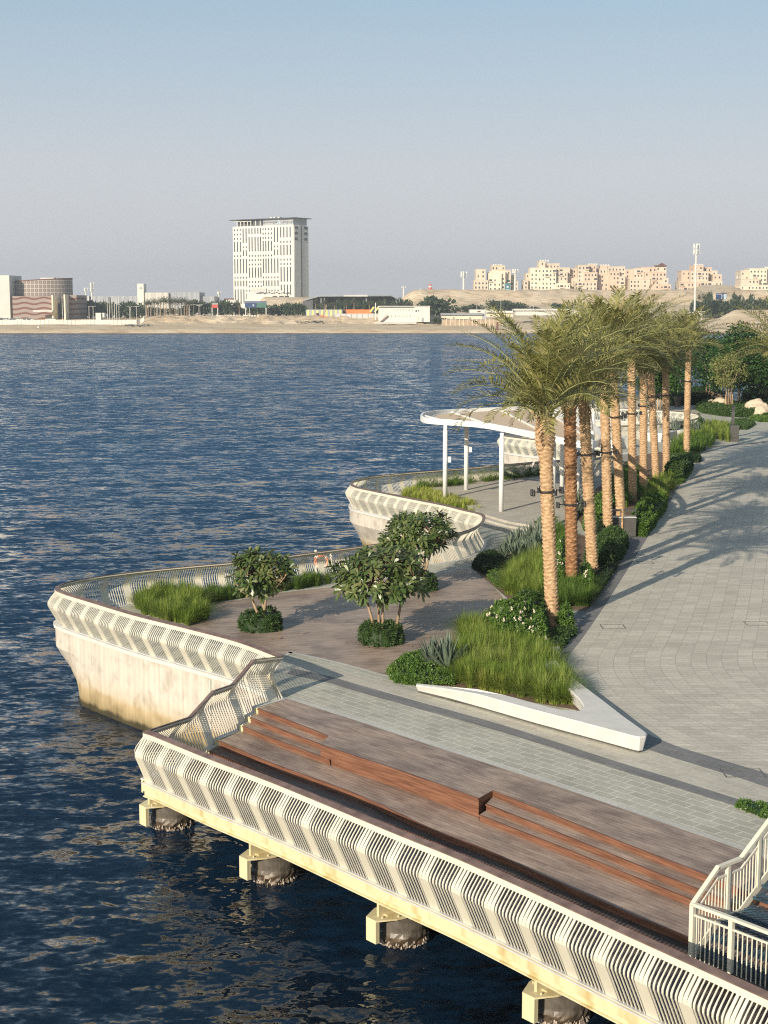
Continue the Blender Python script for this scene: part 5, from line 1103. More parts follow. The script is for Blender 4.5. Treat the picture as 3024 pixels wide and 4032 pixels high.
# ================================================================== FAR SHORE TERRAIN
def sand_mat():
    m, t, b = new_mat('desert_sand'); tc = N(t, 'ShaderNodeTexCoord'); n = N(t, 'ShaderNodeTexNoise'); n.inputs['Scale'].default_value = .05; n.inputs['Detail'].default_value = 8; t.links.new(tc.outputs['Object'], n.inputs[0])
    mp = N(t, 'ShaderNodeMapping'); mp.inputs['Scale'].default_value = (.12,.4,.8); t.links.new(tc.outputs['Object'], mp.inputs[0]); n2 = N(t, 'ShaderNodeTexNoise'); n2.inputs['Scale'].default_value = 1.0; n2.inputs['Detail'].default_value = 7; t.links.new(mp.outputs[0], n2.inputs[0])
    a = ramp(t, n.outputs[0], [(.3,(.50,.39,.26)),(.5,(.60,.49,.345)),(.7,(.66,.56,.42))]); c = ramp(t, n2.outputs[0], [(.30,(.62,.52,.40)),(.44,(.95,.94,.92)),(.7,(1.08,1.07,1.04))])
    mu = N(t, 'ShaderNodeMixRGB', blend_type='MULTIPLY'); mu.inputs[0].default_value = 1; t.links.new(a, mu.inputs[1]); t.links.new(c, mu.inputs[2]); 
    sx = N(t, 'ShaderNodeSeparateXYZ'); t.links.new(tc.outputs['Object'], sx.inputs[0]); zr = N(t, 'ShaderNodeMapRange'); zr.inputs[1].default_value = -2.8; zr.inputs[2].default_value = -2.0; t.links.new(sx.outputs[2], zr.inputs[0])
    wet = ramp(t, zr.outputs[0], [(0,(.22,.17,.12)),(.35,(.40,.33,.26)),(.5,(1,1,1))]); m2 = N(t, 'ShaderNodeMixRGB', blend_type='MULTIPLY'); m2.inputs[0].default_value = 1; t.links.new(mu.outputs[0], m2.inputs[1]); t.links.new(wet, m2.inputs[2])
    t.links.new(m2.outputs[0], b.inputs['Base Color']); b.inputs['Roughness'].default_value = .95; b.inputs['Specular IOR Level'].default_value = .1
    bp = N(t, 'ShaderNodeBump'); bp.inputs['Strength'].default_value = .7; bp.inputs['Distance'].default_value = 1.0; t.links.new(n2.outputs[0], bp.inputs['Height']); t.links.new(bp.outputs[0], b.inputs['Normal'])
    return m
MT['sand'] = sand_mat()
def sm(a, b, x): x = min(1, max(0, (x-a)/(b-a))); return x*x*(3-2*x)
def terrain(X, Y):
    s = X/Y*FPX+1512          # bearing, used only to lay out which stretch of shore this is
    nz = noise.noise(Vector((X*.03, Y*.05, 0))); nf = noise.noise(Vector((X*.13, Y*.2, 3)))
    ys = 722+3*noise.noise(Vector((X*.012,0,5)))
    z = -4.5+(Y-(ys-8))*.225 if Y < ys+8 else -.9+(Y-ys-8)*.022
    z = min(z, .6+.2*nf)
    bank = sm(540, 640, s)*(1-sm(1700, 1900, s)); z += bank*(3.9*sm(812, 838, Y+3*nz+5*nf)+1.7*(nf+.6*noise.noise(Vector((X*.4,Y*.5,9))))*sm(800,815,Y)*(1-sm(838,850,Y)))
    left = 1-sm(540, 640, s); z += left*(1.0*sm(806, 830, Y)+1.2*sm(840,880,Y))
    right = sm(1700, 1900, s); z += right*(.5*sm(790,800,Y)+3.2*sm(850, 900, Y))
    pl = sm(1500, 1640, s); z += pl*(6*sm(930,1010,Y)+11.2*sm(1040, 1092, Y+10*nz+8*nf)+.5*nf*sm(1040,1100,Y)*(1-sm(1110,1130,Y)))
    md = sm(985, 1050, s)*(1-sm(1230, 1330, s)); z += md*11.5*sm(960, 1010, Y+8*nf)*(1-.5*sm(1060,1080,Y))*(1+.04*nz)
    z += 5.2*sm(2800, 2890, s)*(1-sm(3160,3260,s))*sm(772, 800, Y+4*nz)*(1-sm(806, 850, Y)) + sm(2590,2800,s)*2.6*sm(768,776,Y)*(1-sm(820,850,Y))*.8
    hs = math.exp(-((s-2800)/95)**4); z += 4.6*hs*sm(1120,1160,Y)*(1-sm(1230,1300,Y))
    hs = math.exp(-((s-2230)/70)**4); z += 1.2*hs*sm(1090,1120,Y)*(1-sm(1230,1300,Y))
    z += .12*nf
    return z
ysr = [700,712,718,722,726,730,736,745,760,775,790,798,804,808,812,816,820,824,828,832,836,842,850,865,880,900,930,950,965,980,995,1010,1030,1040,1048,1056,1064,1072,1080,1088,1096,1104,1112,1125,1145,1170,1220,1300,1500,2000,3000]
mb = MB(); xs_n = 420
for Y in ysr:
    for i in range(xs_n+1):
        k = -1+2*i/xs_n; X = k*Y*(.36 if Y < 2500 else .9)
        mb.v.append((X, Y, terrain(X, Y)))
n = xs_n+1
for j in range(len(ysr)-1):
    for i in range(xs_n): mb.f.append((j*n+i, j*n+i+1, (j+1)*n+i+1, (j+1)*n+i)); mb.m.append(0)
struct(mb.build('terrain', MT['sand'], smooth=True))
for (X0, X1) in ((-6000,-252),(252,6000)):
    m = MB(); m.add([(X0,700,-4.5),(X1,700,-4.5),(X1,726,-2.2),(X0,726,-2.2),(X0,6000,3),(X1,6000,3)],[(0,1,2,3),(3,2,5,4)])
def T(sx, Y): # ground point on a bearing at a distance
    X = (sx-1512)/FPX*Y; return Vector((X, Y, terrain(X, Y)))
def W(px, Y): return px/FPX*Y          # real width of px picture units at distance Y
def ztop_at(sy, Y): return P(1512, sy, Y).z
# ------------------------------------------------------------------ materials
MT['f_white'] = noise_mat('far_white_render', (.58,.57,.52), (.66,.65,.60), .08, .7)
MT['f_white2'] = noise_mat('far_offwhite_panels', (.50,.50,.46), (.58,.58,.54), .1, .7)
MT['f_grey'] = noise_mat('far_grey_cladding', (.30,.32,.34), (.38,.40,.41), .1, .6)
MT['f_dark'] = noise_mat('far_dark_steel', (.05,.055,.065), (.09,.095,.10), .1, .5)
MT['f_roof'] = noise_mat('far_grey_roof', (.22,.24,.26), (.30,.32,.34), .1, .5)
MT['f_brown'] = noise_mat('far_brown_wall', (.34,.25,.21), (.42,.32,.27), .1, .8)
MT['f_brown_d'] = noise_mat('far_brown_wave', (.12,.05,.035), (.17,.08,.06), .2, .7)
MT['f_sandst'] = noise_mat('sandy_pink_render', (.52,.44,.34), (.60,.52,.41), .06, .85, c3=(.64,.56,.45))
MT['f_pink'] = noise_mat('salmon_render', (.56,.43,.33), (.62,.49,.38), .06, .85)
MT['f_orange'] = noise_mat('bright_orange_paint', (.75,.17,.04), (.85,.24,.06), .3, .6)
MT['f_yellow'] = noise_mat('yellow_paint', (.62,.55,.18), (.70,.62,.22), .3, .6)
MT['f_teal'] = noise_mat('teal_banner', (.04,.13,.15), (.07,.18,.20), .3, .5)
MT['f_blue'] = noise_mat('dark_blue_board', (.02,.04,.11), (.03,.06,.16), .3, .4)
MT['f_red'] = noise_mat('red_board', (.5,.05,.03), (.6,.08,.05), .3, .5)
MT['f_shed'] = noise_mat('cream_shed', (.62,.54,.40), (.76,.70,.56), .3, .7)
MT['f_wood'] = noise_mat('fence_panels', (.30,.22,.15), (.48,.38,.27), .5, .8)
MT['tree_far'] = leaf_mat('far_tree_leaves', [(.018,.035,.014),(.035,.06,.022),(.065,.09,.035)], .6, .1, .12)
MT['palm_far'] = leaf_mat('far_palm_leaves', [(.05,.055,.03),(.085,.09,.045),(.13,.13,.07)], .6, .1, .12)
MT['hotel_w'] = noise_mat('white_tower_cladding', (.60,.59,.53), (.66,.65,.59), .03, .6)
MT['hotel_g'] = noise_mat('grey_tower_side', (.54,.54,.50), (.58,.58,.54), .02, .6)
# ------------------------------------------------------------------ white tower
tw = empty('office_tower', (-66,1100,8), 0, 'tall white tower with a dark crown, slot windows and a shaded grey side', 'tower')
A = Vector((-66,1100,0)); Bp = Vector((-113.8,1133,0)); fd = (Bp-A).normalized(); sd_ = Vector((-fd.y*-1, fd.x*-1, 0)); sd_ = Vector((33,47.8,0)).normalized(); FL = (Bp-A).length; SL = 17.6; zT = 68.8; O_ = Vector((-66,1100,8))
def tw_box(name, u0, u1, v0, v1, z0, z1, mat, parent=tw, out=False):
    q = [A+fd*u+sd_*v for u, v in ((u0,v0),(u1,v0),(u1,v1),(u0,v1))]; m = MB(); m.prism([Vector((p.x,p.y,z0))-O_ for p in q], [Vector((p.x,p.y,z1))-O_ for p in q]); return m.build(name, mat, parent, fix=True)
tw_box('front_block', 0, FL, 0, 12, 8, zT, MT['hotel_w']); tw_box('side_block', .6, FL-.6, 12, SL, 8, zT-.5, MT['hotel_g'])
tw_box('side_cladding', -.25, -.02, .6, SL-.3, 8.5, zT-1.2, MT['hotel_g']); tw_box('side_slot', -.45, -.26, 8.2, 9.3, 8.5, zT-.6, MT['window'])
tw_box('crown_wall', .8, 29, .6, SL-.8, zT, zT+4.6, MT['f_grey']); tw_box('crown_glass', 29, 39, .9, SL-1, zT, zT+4.4, MT['f_dark'])
for u in (31.5,35.8): tw_box('crown_column', u, u+.7, .5, .9, zT, zT+4.4, MT['f_white'])
for i in range(5): 
    u = 40.3+i*3.3; f = tw_box('crown_frame', u, u+.6, .2, .9, zT, zT+3.6, MT['f_white'])
tw_box('crown_frame', 40, 56.5, .2, .9, zT+3.4, zT+3.8, MT['f_white']); tw_box('crown_core', 41, 56, 4, SL-2, zT, zT+4.0, MT['f_dark'])
tw_box('roof_slab', -2.0, FL+2.2, -1.8, SL+1.8, zT+4.6, zT+5.1, MT['f_dark'])
for u in (17,21,24): tw_box('roof_plant', u, u+2, 5, 8, zT+5.3, zT+6.2, MT['f_white'])
colx = [305,347,390,432,475,518,560,604,646,683,720,757,795,838,881,925,970,1013,1058,1102]
G_ = [(range(0,3),['s0','s1','s2','3-5','s6','7-10','s11','12-13','14-17']),(range(3,5),['0-3','s4','5-6','7-10','s11','12-13']),([3],['14-17']),([4],['s14','15-16']),
      (range(5,10),['0-1','2-5','s6','s7','s8','9-11','s12','s13','s14']),(range(10,14),['s0','s1','s2','3-5','s6','7-10','s11','12-13','s14']),(range(14,16),['0-3','s4','5-6','7-10','s11','12-13','s14']),
      (range(16,20),['0-2','s3','4-6','s7','s8','9-12']),([16],['13-14']),([17,18,19],['13-15','s16'])]
fh = (zT-14.5)/16.9; sq = MB(); slot_n = 0
def winq(c, r0, r1, half, sqr=False):
    u = FL*(1150-colx[c])/870.; zt_ = zT-.9-r0*fh-.6; zb_ = zT-.9-r1*fh-fh+1.5+(.4 if sqr else 0)
    if sqr: zt_ -= .35; zb_ = zt_-1.45
    return u, zt_, zb_
for cs_, items in G_:
    for c in cs_:
        for it in items:
            if it[0] == 's':
                u, zt_, zb_ = winq(c, int(it[1:]), int(it[1:]), 0, True); q = [A+fd*(u+a)-sd_*b for a, b in ((-.52,.04),(.52,.04),(.52,-.2),(-.52,-.2))]; sq.prism([Vector((p.x,p.y,zb_))-O_ for p in q], [Vector((p.x,p.y,zt_))-O_ for p in q])
            else:
                a, b = map(int, it.split('-')); u, zt_, zb_ = winq(c, a, b, 0)
                tw_box('slot_window', u-.52, u+.52, -.05, .2, zb_, zt_, MT['window'])
o = sq.build('small_window', MT['window'], tw, fix=True); o['kind'] = 'stuff'
for z in (zT-3.0, zT-7.0, zT-11.0):
    for v in (.9, 12.4): tw_box('balcony_opening', -.46, -.27, v, v+3.6, z, z+1.8, MT['window'])
# sign on the crown: words either side of a small emblem
def text(body, size, name, parent, u, z, mat, off=-.04+.55, font=None):
    cu = bpy.data.curves.new(name, 'FONT'); cu.body = body; cu.size = size; cu.extrude = .05; cu.align_x = 'CENTER'; cu.align_y = 'CENTER'; cu.resolution_u = 2
    tmp = bpy.data.objects.new('tmp', cu); col.objects.link(tmp); bpy.context.view_layer.update(); me = bpy.data.meshes.new_from_object(tmp.evaluated_get(bpy.context.evaluated_depsgraph_get())); bpy.data.objects.remove(tmp)
    o = bpy.data.objects.new(name, me); col.objects.link(o); me.materials.append(mat); p = A+fd*u-sd_*(-off); o.parent = parent; o.location = Vector((p.x,p.y,z))-O_; o.rotation_euler = (math.pi/2, 0, math.atan2(-fd.y, -fd.x)); return o
text('Dubai Festival City', 2.1, 'sign_lettering', tw, 22.6, zT+2.3, MT['f_dark'])
try: text('دبي فستيفال سيتي'[::-1], 2.1, 'sign_lettering', tw, 6.6, zT+2.3, MT['f_dark'])
except Exception as ex: print('arabic', ex)
MT['emblem'] = noise_mat('teal_white_emblem', (.35,.60,.66), (.6,.75,.78), .5, .5)
def tri_emblem(parent, base, right, up, s, mat):
    m = MB(); 
    for dx, dy, a in ((0,.45,0),(-.5,-.35,2.1),(.5,-.35,-2.1)):
        q = [(0,.5),(.38,-.25),(-.38,-.25)]; pts = [base+right*((dx+x*math.cos(a)-y*math.sin(a))*s)+up*((dy+x*math.sin(a)+y*math.cos(a))*s) for x, y in q]; n_ = right.cross(up)*.08; m.prism([p-n_ for p in pts], [p+n_ for p in pts])
    return m.build('emblem', mat, parent, fix=True)
p = A+fd*14.1+sd_*.5; tri_emblem(tw, Vector((p.x,p.y,zT+2.3))-O_, -fd, Vector((0,0,1)), 1.9, MT['emblem'])
# podium in front of the tower
pod = empty('podium_building', P(1060,1169,1060), 0, 'low white podium with wide dark openings at the foot of the tower', 'building'); pz = 14.5; m = MB(); m.box((-1,0,2.0+pz-pod.location.z-1),(W(155,1060),14,5.2)); m.build('wall', MT['hotel_w'], pod)
pod_l = pz-pod.location.z
m = MB(); m.box((-W(40,1060),1,pod_l+6.0),(W(60,1060),8,3.6)); m.build('upper_block', MT['f_white2'], pod)
for x in (4.5, 9.2, 13.0): m = MB(); m.box((x,-7.02,pod_l+1.2),(3.2,.1,2.8)); m.build('opening', MT['window'], pod)
m = MB()
for i in range(14): m.box((-8+i*1.7,-3,pod_l+4.2+.3*(i%3)),(1.2,3,.8+.3*(i%2)))
m.build('roof_plant', MT['f_dark'], pod)
# ------------------------------------------------------------------ buildings of the left part
def block(name, cat, label, parts, Y, base_sy=None, group=None):
    """parts: (part, sx0, sx1, sy_top, sy_bot, dY, depth, mat)"""
    sx = (min(p[1] for p in parts)+max(p[2] for p in parts))/2; o = T(sx, Y); t = empty(name, o, 0, label, cat, group)
    for (pn, x0, x1, y0, y1, dY, dep, mat) in parts:
        yy = Y+dY; a = P(x0, y0, yy); b = P(x1, y1, yy); m = MB(); m.box(((a.x+b.x)/2-o.x, yy+dep/2-o.y, (a.z+b.z)/2-o.z), (abs(b.x-a.x), dep, abs(a.z-b.z))); m.build(pn, MT[mat], t)
    return t
block('white_building', 'building', 'plain white block cut by the left edge of the picture', [('wall',-60,42,1084,1262,0,30,'f_white2')], 880)
# patterned drum
dr = T(172, 905); dm = empty('drum_building', dr, 0, 'round lattice-clad building with striped wavy brown wings on the far shore', 'building')
def lattice_mat():
    m, t, b = new_mat('lattice_screen'); tc = N(t, 'ShaderNodeTexCoord'); v = N(t, 'ShaderNodeTexVoronoi'); v.feature = 'DISTANCE_TO_EDGE'; v.inputs['Scale'].default_value = .42; v.inputs['Randomness'].default_value = 0; mp = N(t, 'ShaderNodeMapping'); mp.inputs['Rotation'].default_value = (0,0,0)
    t.links.new(tc.outputs['UV'], mp.inputs[0]); t.links.new(mp.outputs[0], v.inputs[0]); t.links.new(ramp(t, v.outputs[0], [(.06,(.46,.41,.35)),(.14,(.20,.17,.155)),(.40,(.24,.205,.185)),(.5,(.44,.39,.33))]), b.inputs['Base Color']); b.inputs['Roughness'].default_value = .8; return m
MT['lattice'] = lattice_mat()
zt0, zt1 = ztop_at(1113, 905), ztop_at(1098, 905); m = MB(); m.uv = []; n = 60; rad = W(128,905)
for i in range(n+1):
    a = math.pi*(1.0+i/n); x = rad*math.cos(a); y = rad*.8*math.sin(a)
    for z in (-2, (zt0+(zt1-zt0)*(x/rad*.5+.5))-dr.z): m.v.append((x, y, z)); m.uv.append((a*rad, z))
for i in range(n): m.f.append((2*i, 2*i+2, 2*i+3, 2*i+1)); m.m.append(0)
m.build('lattice_wall', MT['lattice'], dm); m = MB(); topr = [(rad*1.01*math.cos(math.pi*(1+i/n)), rad*.81*math.sin(math.pi*(1+i/n)), zt0+(zt1-zt0)*(.5+.5*math.cos(math.pi*(1+i/n)))-dr.z) for i in range(n+1)]; m.prism(topr, [(x,y,z+.5) for x,y,z in topr]); m.build('roof_edge', MT['f_brown_d'], dm)
def wave_mat():
    m, t, b = new_mat('wavy_brown_stripes'); tc = N(t, 'ShaderNodeTexCoord'); w_ = N(t, 'ShaderNodeTexWave'); w_.wave_type = 'BANDS'; w_.bands_direction = 'Z'; w_.inputs['Scale'].default_value = .105; w_.inputs['Distortion'].default_value = 0; 
    sx = N(t, 'ShaderNodeSeparateXYZ'); t.links.new(tc.outputs['Object'], sx.inputs[0]); s1 = N(t, 'ShaderNodeMath', operation='MULTIPLY'); s1.inputs[1].default_value = .55; t.links.new(sx.outputs[0], s1.inputs[0]); s2 = N(t, 'ShaderNodeMath', operation='SINE'); t.links.new(s1.outputs[0], s2.inputs[0]); s3 = N(t, 'ShaderNodeMath', operation='MULTIPLY_ADD'); s3.inputs[1].default_value = .45; t.links.new(s2.outputs[0], s3.inputs[0]); t.links.new(sx.outputs[2], s3.inputs[2])
    cb = N(t, 'ShaderNodeCombineXYZ'); t.links.new(s3.outputs[0], cb.inputs[2]); t.links.new(cb.outputs[0], w_.inputs[0]); t.links.new(ramp(t, w_.outputs[1], [(.0,(.15,.06,.045)),(.22,(.17,.08,.06)),(.3,(.27,.22,.195)),(1,(.30,.25,.22))]), b.inputs['Base Color']); b.inputs['Roughness'].default_value = .8; return m  # wing walls evenly darkened; the shade they stand in is put into the colour
MT['waves'] = wave_mat()
for x0, x1, yt, dY, dep, pn in ((48,217,1166,-28,26,'wavy_wing'),(268,304,1162,-30,30,'wavy_wing')):
    a = P(x0, yt, 905+dY); b = P(x1, 1262, 905+dY); m = MB(); m.box(((a.x+b.x)/2-dr.x, dY+dep/2, (a.z+b.z)/2-dr.z), (b.x-a.x, dep, a.z-b.z)); m.build(pn, MT['waves'], dm)
a = P(217,1162,876); m = MB(); m.box((a.x-dr.x, -27, (a.z-4)/2-dr.z+1), (.8, 20, a.z+2)); m.build('end_fin', MT['f_shed'], dm); a = P(266,1160,874); m = MB(); m.box((a.x-dr.x, -30, (a.z-4)/2-dr.z+1), (.9, 20, a.z+2)); m.build('end_fin', MT['f_shed'], dm)
a = P(182,1224,872); m = MB(); m.box((a.x-dr.x,-38,a.z-dr.z),(W(76,872),8,1.0)); m.build('entrance_canopy', MT['f_white2'], dm); 
m = MB(); a = P(236,1215,880); m.box((a.x-dr.x,-22,a.z-dr.z-2),(W(50,880),4,10)); m.build('glazed_entrance', MT['glass'], dm); a = P(205,1099,905); m = MB(); m.box((a.x-dr.x,-10,a.z-dr.z),(W(52,905),6,1.2)); m.build('roof_plant', MT['f_white'], dm)
def stripes(name, c1, c2, sc_):
    m, t, b = new_mat(name); tc = N(t, 'ShaderNodeTexCoord'); mp = N(t, 'ShaderNodeMapping'); t.links.new(tc.outputs['Object'], mp.inputs[0]); v = N(t, 'ShaderNodeTexNoise'); v.noise_dimensions = '1D'; v.inputs['Scale'].default_value = sc_; sx = N(t, 'ShaderNodeSeparateXYZ'); t.links.new(mp.outputs[0], sx.inputs[0]); t.links.new(sx.outputs[0], v.inputs['W']); v.inputs['Detail'].default_value = 0; t.links.new(ramp(t, v.outputs[0], [(.45,c1),(.52,c2)]), b.inputs['Base Color']); b.inputs['Roughness'].default_value = .6; return m
MT['str_w'] = stripes('pale_ribbed_cladding', (.54,.53,.48), (.45,.44,.40), .55); MT['str_g'] = stripes('grey_ribbed_cladding', (.33,.355,.38), (.26,.28,.305), .55)
wh = block('warehouse', 'building', 'long ribbed warehouse with a white emblem tower behind the palm rows', [('low_wing',305,540,1166,1250,40,30,'str_g'),('white_end',305,320,1165,1250,38,30,'f_white2'),('white_pier',345,352,1165,1250,38,30,'f_white2'),('emblem_tower',540,568,1117,1250,30,12,'f_white'),('white_hall',540,665,1152,1250,31,30,'str_w'),('grey_hall',665,787,1151,1250,33,30,'str_g'),('grey_wing',787,845,1167,1250,36,30,'str_g'),('dark_panel',404,428,1168,1215,38,1,'f_roof')], 1000)
p = P(554,1134,1029.8); tri_emblem(wh, p-wh.location, Vector((1,0,0)), Vector((0,0,1)), 1.1, MT['f_roof'])
block('low_building', 'building', 'low dark roofed building just left of the tower', [('wall',868,928,1180,1215,0,20,'f_white2'),('roof',882,915,1175,1183,3,12,'f_brown_d')], 1060)
# masts
def mast(name, sx, sy_top, Y, r_, label, head=True, group=None, mat='f_white', headh=None):
    b = T(sx, Y); zt_ = ztop_at(sy_top, Y); t = empty(name, b, 0, label, 'mast', group); hgt = zt_-b.z; m = MB(); m.tube([(0,0,-1),(0,0,hgt*(.97))], [r_, r_*.75], 8); m.build('pole', MT[mat], t)
    if head:
        hh = headh or hgt*.12; m = MB()
        for k in range(3):
            a = k*2.09+.4
            for lv_ in ((0,) if hgt < 22 else (0,1)): m.box((math.cos(a)*r_*2.6, math.sin(a)*r_*2.6, hgt-hh*.5-lv_*hh*1.15), (r_*1.1, r_*1.1, hh)); m.box((math.cos(a)*r_*1.4, math.sin(a)*r_*1.4, hgt-hh*.5-lv_*hh*1.15), (r_*1.6, r_*.4, .2), a)
        m.build('antennas', MT[mat], t)
    return t
MG = 'telecom masts on the far shore'
mast('telecom_mast', 350, 1133, 1010, .45, 'thin white mast above the warehouse, left of a taller one', group=MG); mast('telecom_mast', 374, 1113, 1010, .5, 'white telecom mast above the warehouse beside a shorter one', group=MG)
mast('telecom_mast', 869, 1148, 1060, .5, 'short white mast just left of the tower', group=MG); mast('telecom_mast', 1588, 1128, 1150, .6, 'stubby white mast above the dark pavilion', group=MG); mast('telecom_mast', 1654, 1134, 1150, .3, 'faint thin mast beside the red and white beacon', group=MG)
mast('telecom_mast', 1822, 1069, 1105, .85, 'white telecom mast left of the leftmost apartment block', group=MG, headh=4); mast('telecom_mast', 2022, 1059, 1080, .75, 'white telecom mast right in front of the leftmost apartment block', group=MG, headh=3)
mast('telecom_mast', 2724, 959, 850, .6, 'tallest white telecom mast, rising above the palm crowns', group=MG, headh=2.8); mast('telecom_mast', 2895, 1086, 1200, .8, 'short white mast left of the last apartment block on the right', group=MG, headh=3)
b = T(1692, 1140); t = empty('beacon_tower', b, 0, 'small red and white beacon on the plateau', 'beacon')
for i in range(4): m = MB(); m.tube([(0,0,i*1.3-.5),(0,0,i*1.3+.8)], [1.9-.3*i,1.7-.3*i], 10); m.build('red_band' if i % 2 else 'white_band', MT['f_red' if i % 2 else 'f_white'], t)
# hoarding, white boxes and street things on the left
ho = empty('site_hoarding', T(280, 800), 0, 'long white site hoarding along the beach, rising at its right end', 'fence'); m = MB(); pm = MB(); sxs = list(range(-40, 585, 15))
for a, b in zip(sxs, sxs[1:]):
    def gp(s_): q = T(s_, 803-(2 if s_ < 560 else 0)); up_ = max(0, (s_-560))*.11; q.z += up_; return q
    pa, pb_ = gp(a), gp(b); h_ = 2.4; o = ho.location; m.prism([pa-o, pb_-o, pb_-o+Vector((0,.25,0)), pa-o+Vector((0,.25,0))], [pa-o+Vector((0,0,h_)), pb_-o+Vector((0,0,h_)), pb_-o+Vector((0,.25,h_)), pa-o+Vector((0,.25,h_))]); pm.box(tuple(pa-o+Vector((0,-.08,h_/2))), (.18,.16,h_+.1))
m.build('panels', MT['f_white'], ho, fix=True); pm.build('posts', MT['f_shed'], ho)
block('site_cabin', 'cabin', 'white site cabin standing over the hoarding', [('wall',376,398,1232,1263,0,6,'f_white'),('annex',401,411,1232,1250,1,6,'f_white')], 812)
def lamp(sx, Y, sy_top, label, group, arms=2, r_=.14):
    b = T(sx, Y); h_ = ztop_at(sy_top, Y)-b.z; t = empty('street_lamp', b, 0, label, 'street lamp', group); m = MB(); m.tube([(0,0,-.5),(0,0,h_)], [r_, r_*.7], 6)
    if arms: m.box((0,0,h_), (1.1*arms,.2,.12))
    m.build('pole', MT['f_white'], t)
    for s_ in ((-1,1) if arms == 2 else (1,)): 
        if arms: m = MB(); m.box((s_*1.3,0,h_+.02),(.9,.35,.16)); m.build('lamp_head', MT['f_white2'], t)
LG = 'white street lamps in front of the palms and warehouse'
for sx in (583,592,606,624,637,657,678,697,704,711,720,735,749,753,769,773,790,794): lamp(sx, 870+(sx*7)%19, 1204-(sx*5)%6, 'slim white double street lamp among the far palms, left of the tower', LG, r_=.13)
for sx in (520,524,546): lamp(sx, 860, 1207, 'white street lamp by the round trees right of the hoarding', 'lamps by the round trees')
for sx, yt in ((361,1206),(377,1206),(221,1176),(257,1172)): lamp(sx, 870, yt, 'tall white lamp standing before the round building and trees', 'lamps by the round building', arms=1, r_=.16)
for sx, yt in ((433,1170),(441,1171),(451,1172),(461,1171),(469,1171),(478,1160)): mast('flagpole', sx, yt, 845, .15, 'bare white flagpole in the row before the grey warehouse', head=False, group='row of bare flagpoles')
for sx, yt, Y in ((987,1168,880),(1968,1184,940),(1874,1204,940),(2082,1204,940),(2095,1205,930),(2252,1203,940),(2250,1204,945),(2951,1168,880)): lamp(sx, Y, yt, 'thin far street lamp against the pale slope or road', 'thin lamps along the far road', arms=1, r_=.14)
# trees of the far shore: base meshes copied
def far_tree(seed, n=420, rad=1.0):
    r = random.Random(seed); lv = MB(); bl = [(Vector((r.gauss(0,.42), r.gauss(0,.42), r.uniform(.5,.85))), r.uniform(.28,.42)) for _ in range(9)]
    for i in range(n):
        c, b = r.choice(bl); d = Vector((r.gauss(0,1), r.gauss(0,1), r.gauss(0,1))).normalized(); p = c+d*b*r.uniform(.7,1.05); p.z = max(.12, p.z); leaf(lv, p, (d+Vector((r.gauss(0,.6), r.gauss(0,.6), r.gauss(0,.6)))).normalized(), d, .28, .20)
    return lv
fbase = []
for s_ in range(3):
    t = empty('broadleaf_tree', (0,0,0), 0, 'dark green broadleaf tree on the far shore', 'tree'); far_tree(200+s_).build('crown', MT['tree_far'], t); m = MB(); m.tube([(0,0,0),(0,0,.6)], .045, 6); m.build('trunk', MT['bark'], t); fbase.append(t)
used = set()
def put_tree(sx, Y, sy_top, wpx, label, group, i=0):
    b = T(sx, Y); h_ = ztop_at(sy_top, Y)-b.z; w_ = W(wpx, Y)/2/.68; k = i % 3; sc3 = (w_, w_, h_/1.12)
    if k not in used: t = fbase[k]; used.add(k); t.location = b; t.scale = sc3; t['label'] = label; t['group'] = group; t.rotation_euler = (0,0,i)
    else: t = copy_tree(fbase[k], b, i*1.1, sc3, label, group)
    return t
for i, (sx, yt, wd) in enumerate(((315,1190,34),(330,1192,36),(350,1186,44),(372,1190,40),(395,1195,36),(415,1192,40),(440,1198,36),(470,1197,44),(500,1194,46),(525,1192,50),(548,1199,40),(570,1208,40),(600,1212,44),(640,1214,44),(690,1215,44),(735,1212,44))): put_tree(sx, 905+(i*7)%15, yt, wd, 'round dark tree of the row in front of the grey warehouse', 'round trees before the warehouse', i)
for i, (sx, yt, wd) in enumerate(((760,1186,44),(790,1186,40),(812,1192,40),(850,1192,40),(880,1186,44),(905,1192,40),(935,1194,36),(1000,1205,36),(1030,1202,44),(955,1215,40),(248,1195,30),(238,1200,20))): put_tree(sx, 885+(i*5)%12, yt, wd, 'bushy green tree between the warehouse and the tower', 'bushy trees left of the tower', i)
for i, (sx, yt, wd) in enumerate(((1075,1206,36),(1098,1202,34),(1120,1200,34),(1138,1196,34),(1160,1198,34),(1180,1197,36),(1198,1205,30))): put_tree(sx, 872+(i*5)%6, yt, wd, 'dense dark shrub tree in the clump right of the tower foot', 'dark shrub clump by the pavilion', i)
for i, (sx, yt, wd) in enumerate(((1262,1198,30),(1290,1192,34),(1340,1184,36),(1375,1186,40),(1420,1188,40),(1460,1192,44),(1500,1190,44),(1530,1186,34),(1578,1180,44),(1600,1186,36))): put_tree(sx, 905+(i*5)%9, yt, wd, 'green tree growing in front of the dark pavilion', 'trees by the dark pavilion', i)
put_tree(1690,860,1172,66,'big green tree left part of the pair right of the white two-storey block','pair of big trees',0); put_tree(1728,845,1176,96,'biggest green tree, overhanging the right end of the white two-storey block','pair of big trees',1)
put_tree(1720,795,1252,42,'low round dark bush on the beach beside the wooden fence','beach bush',2)
for i, (sx, yt, wd) in enumerate(((1830,1206,50),(1870,1200,44),(1945,1186,64),(1985,1186,60),(2020,1194,50),(2050,1198,44),(2095,1208,40),(2190,1196,44),(2215,1204,36),(2240,1210,40))): put_tree(sx, 960+(i*5)%12, yt, wd, 'dark tree at the foot of the sandy slope above the white sheds', 'trees under the sandy slope', i)
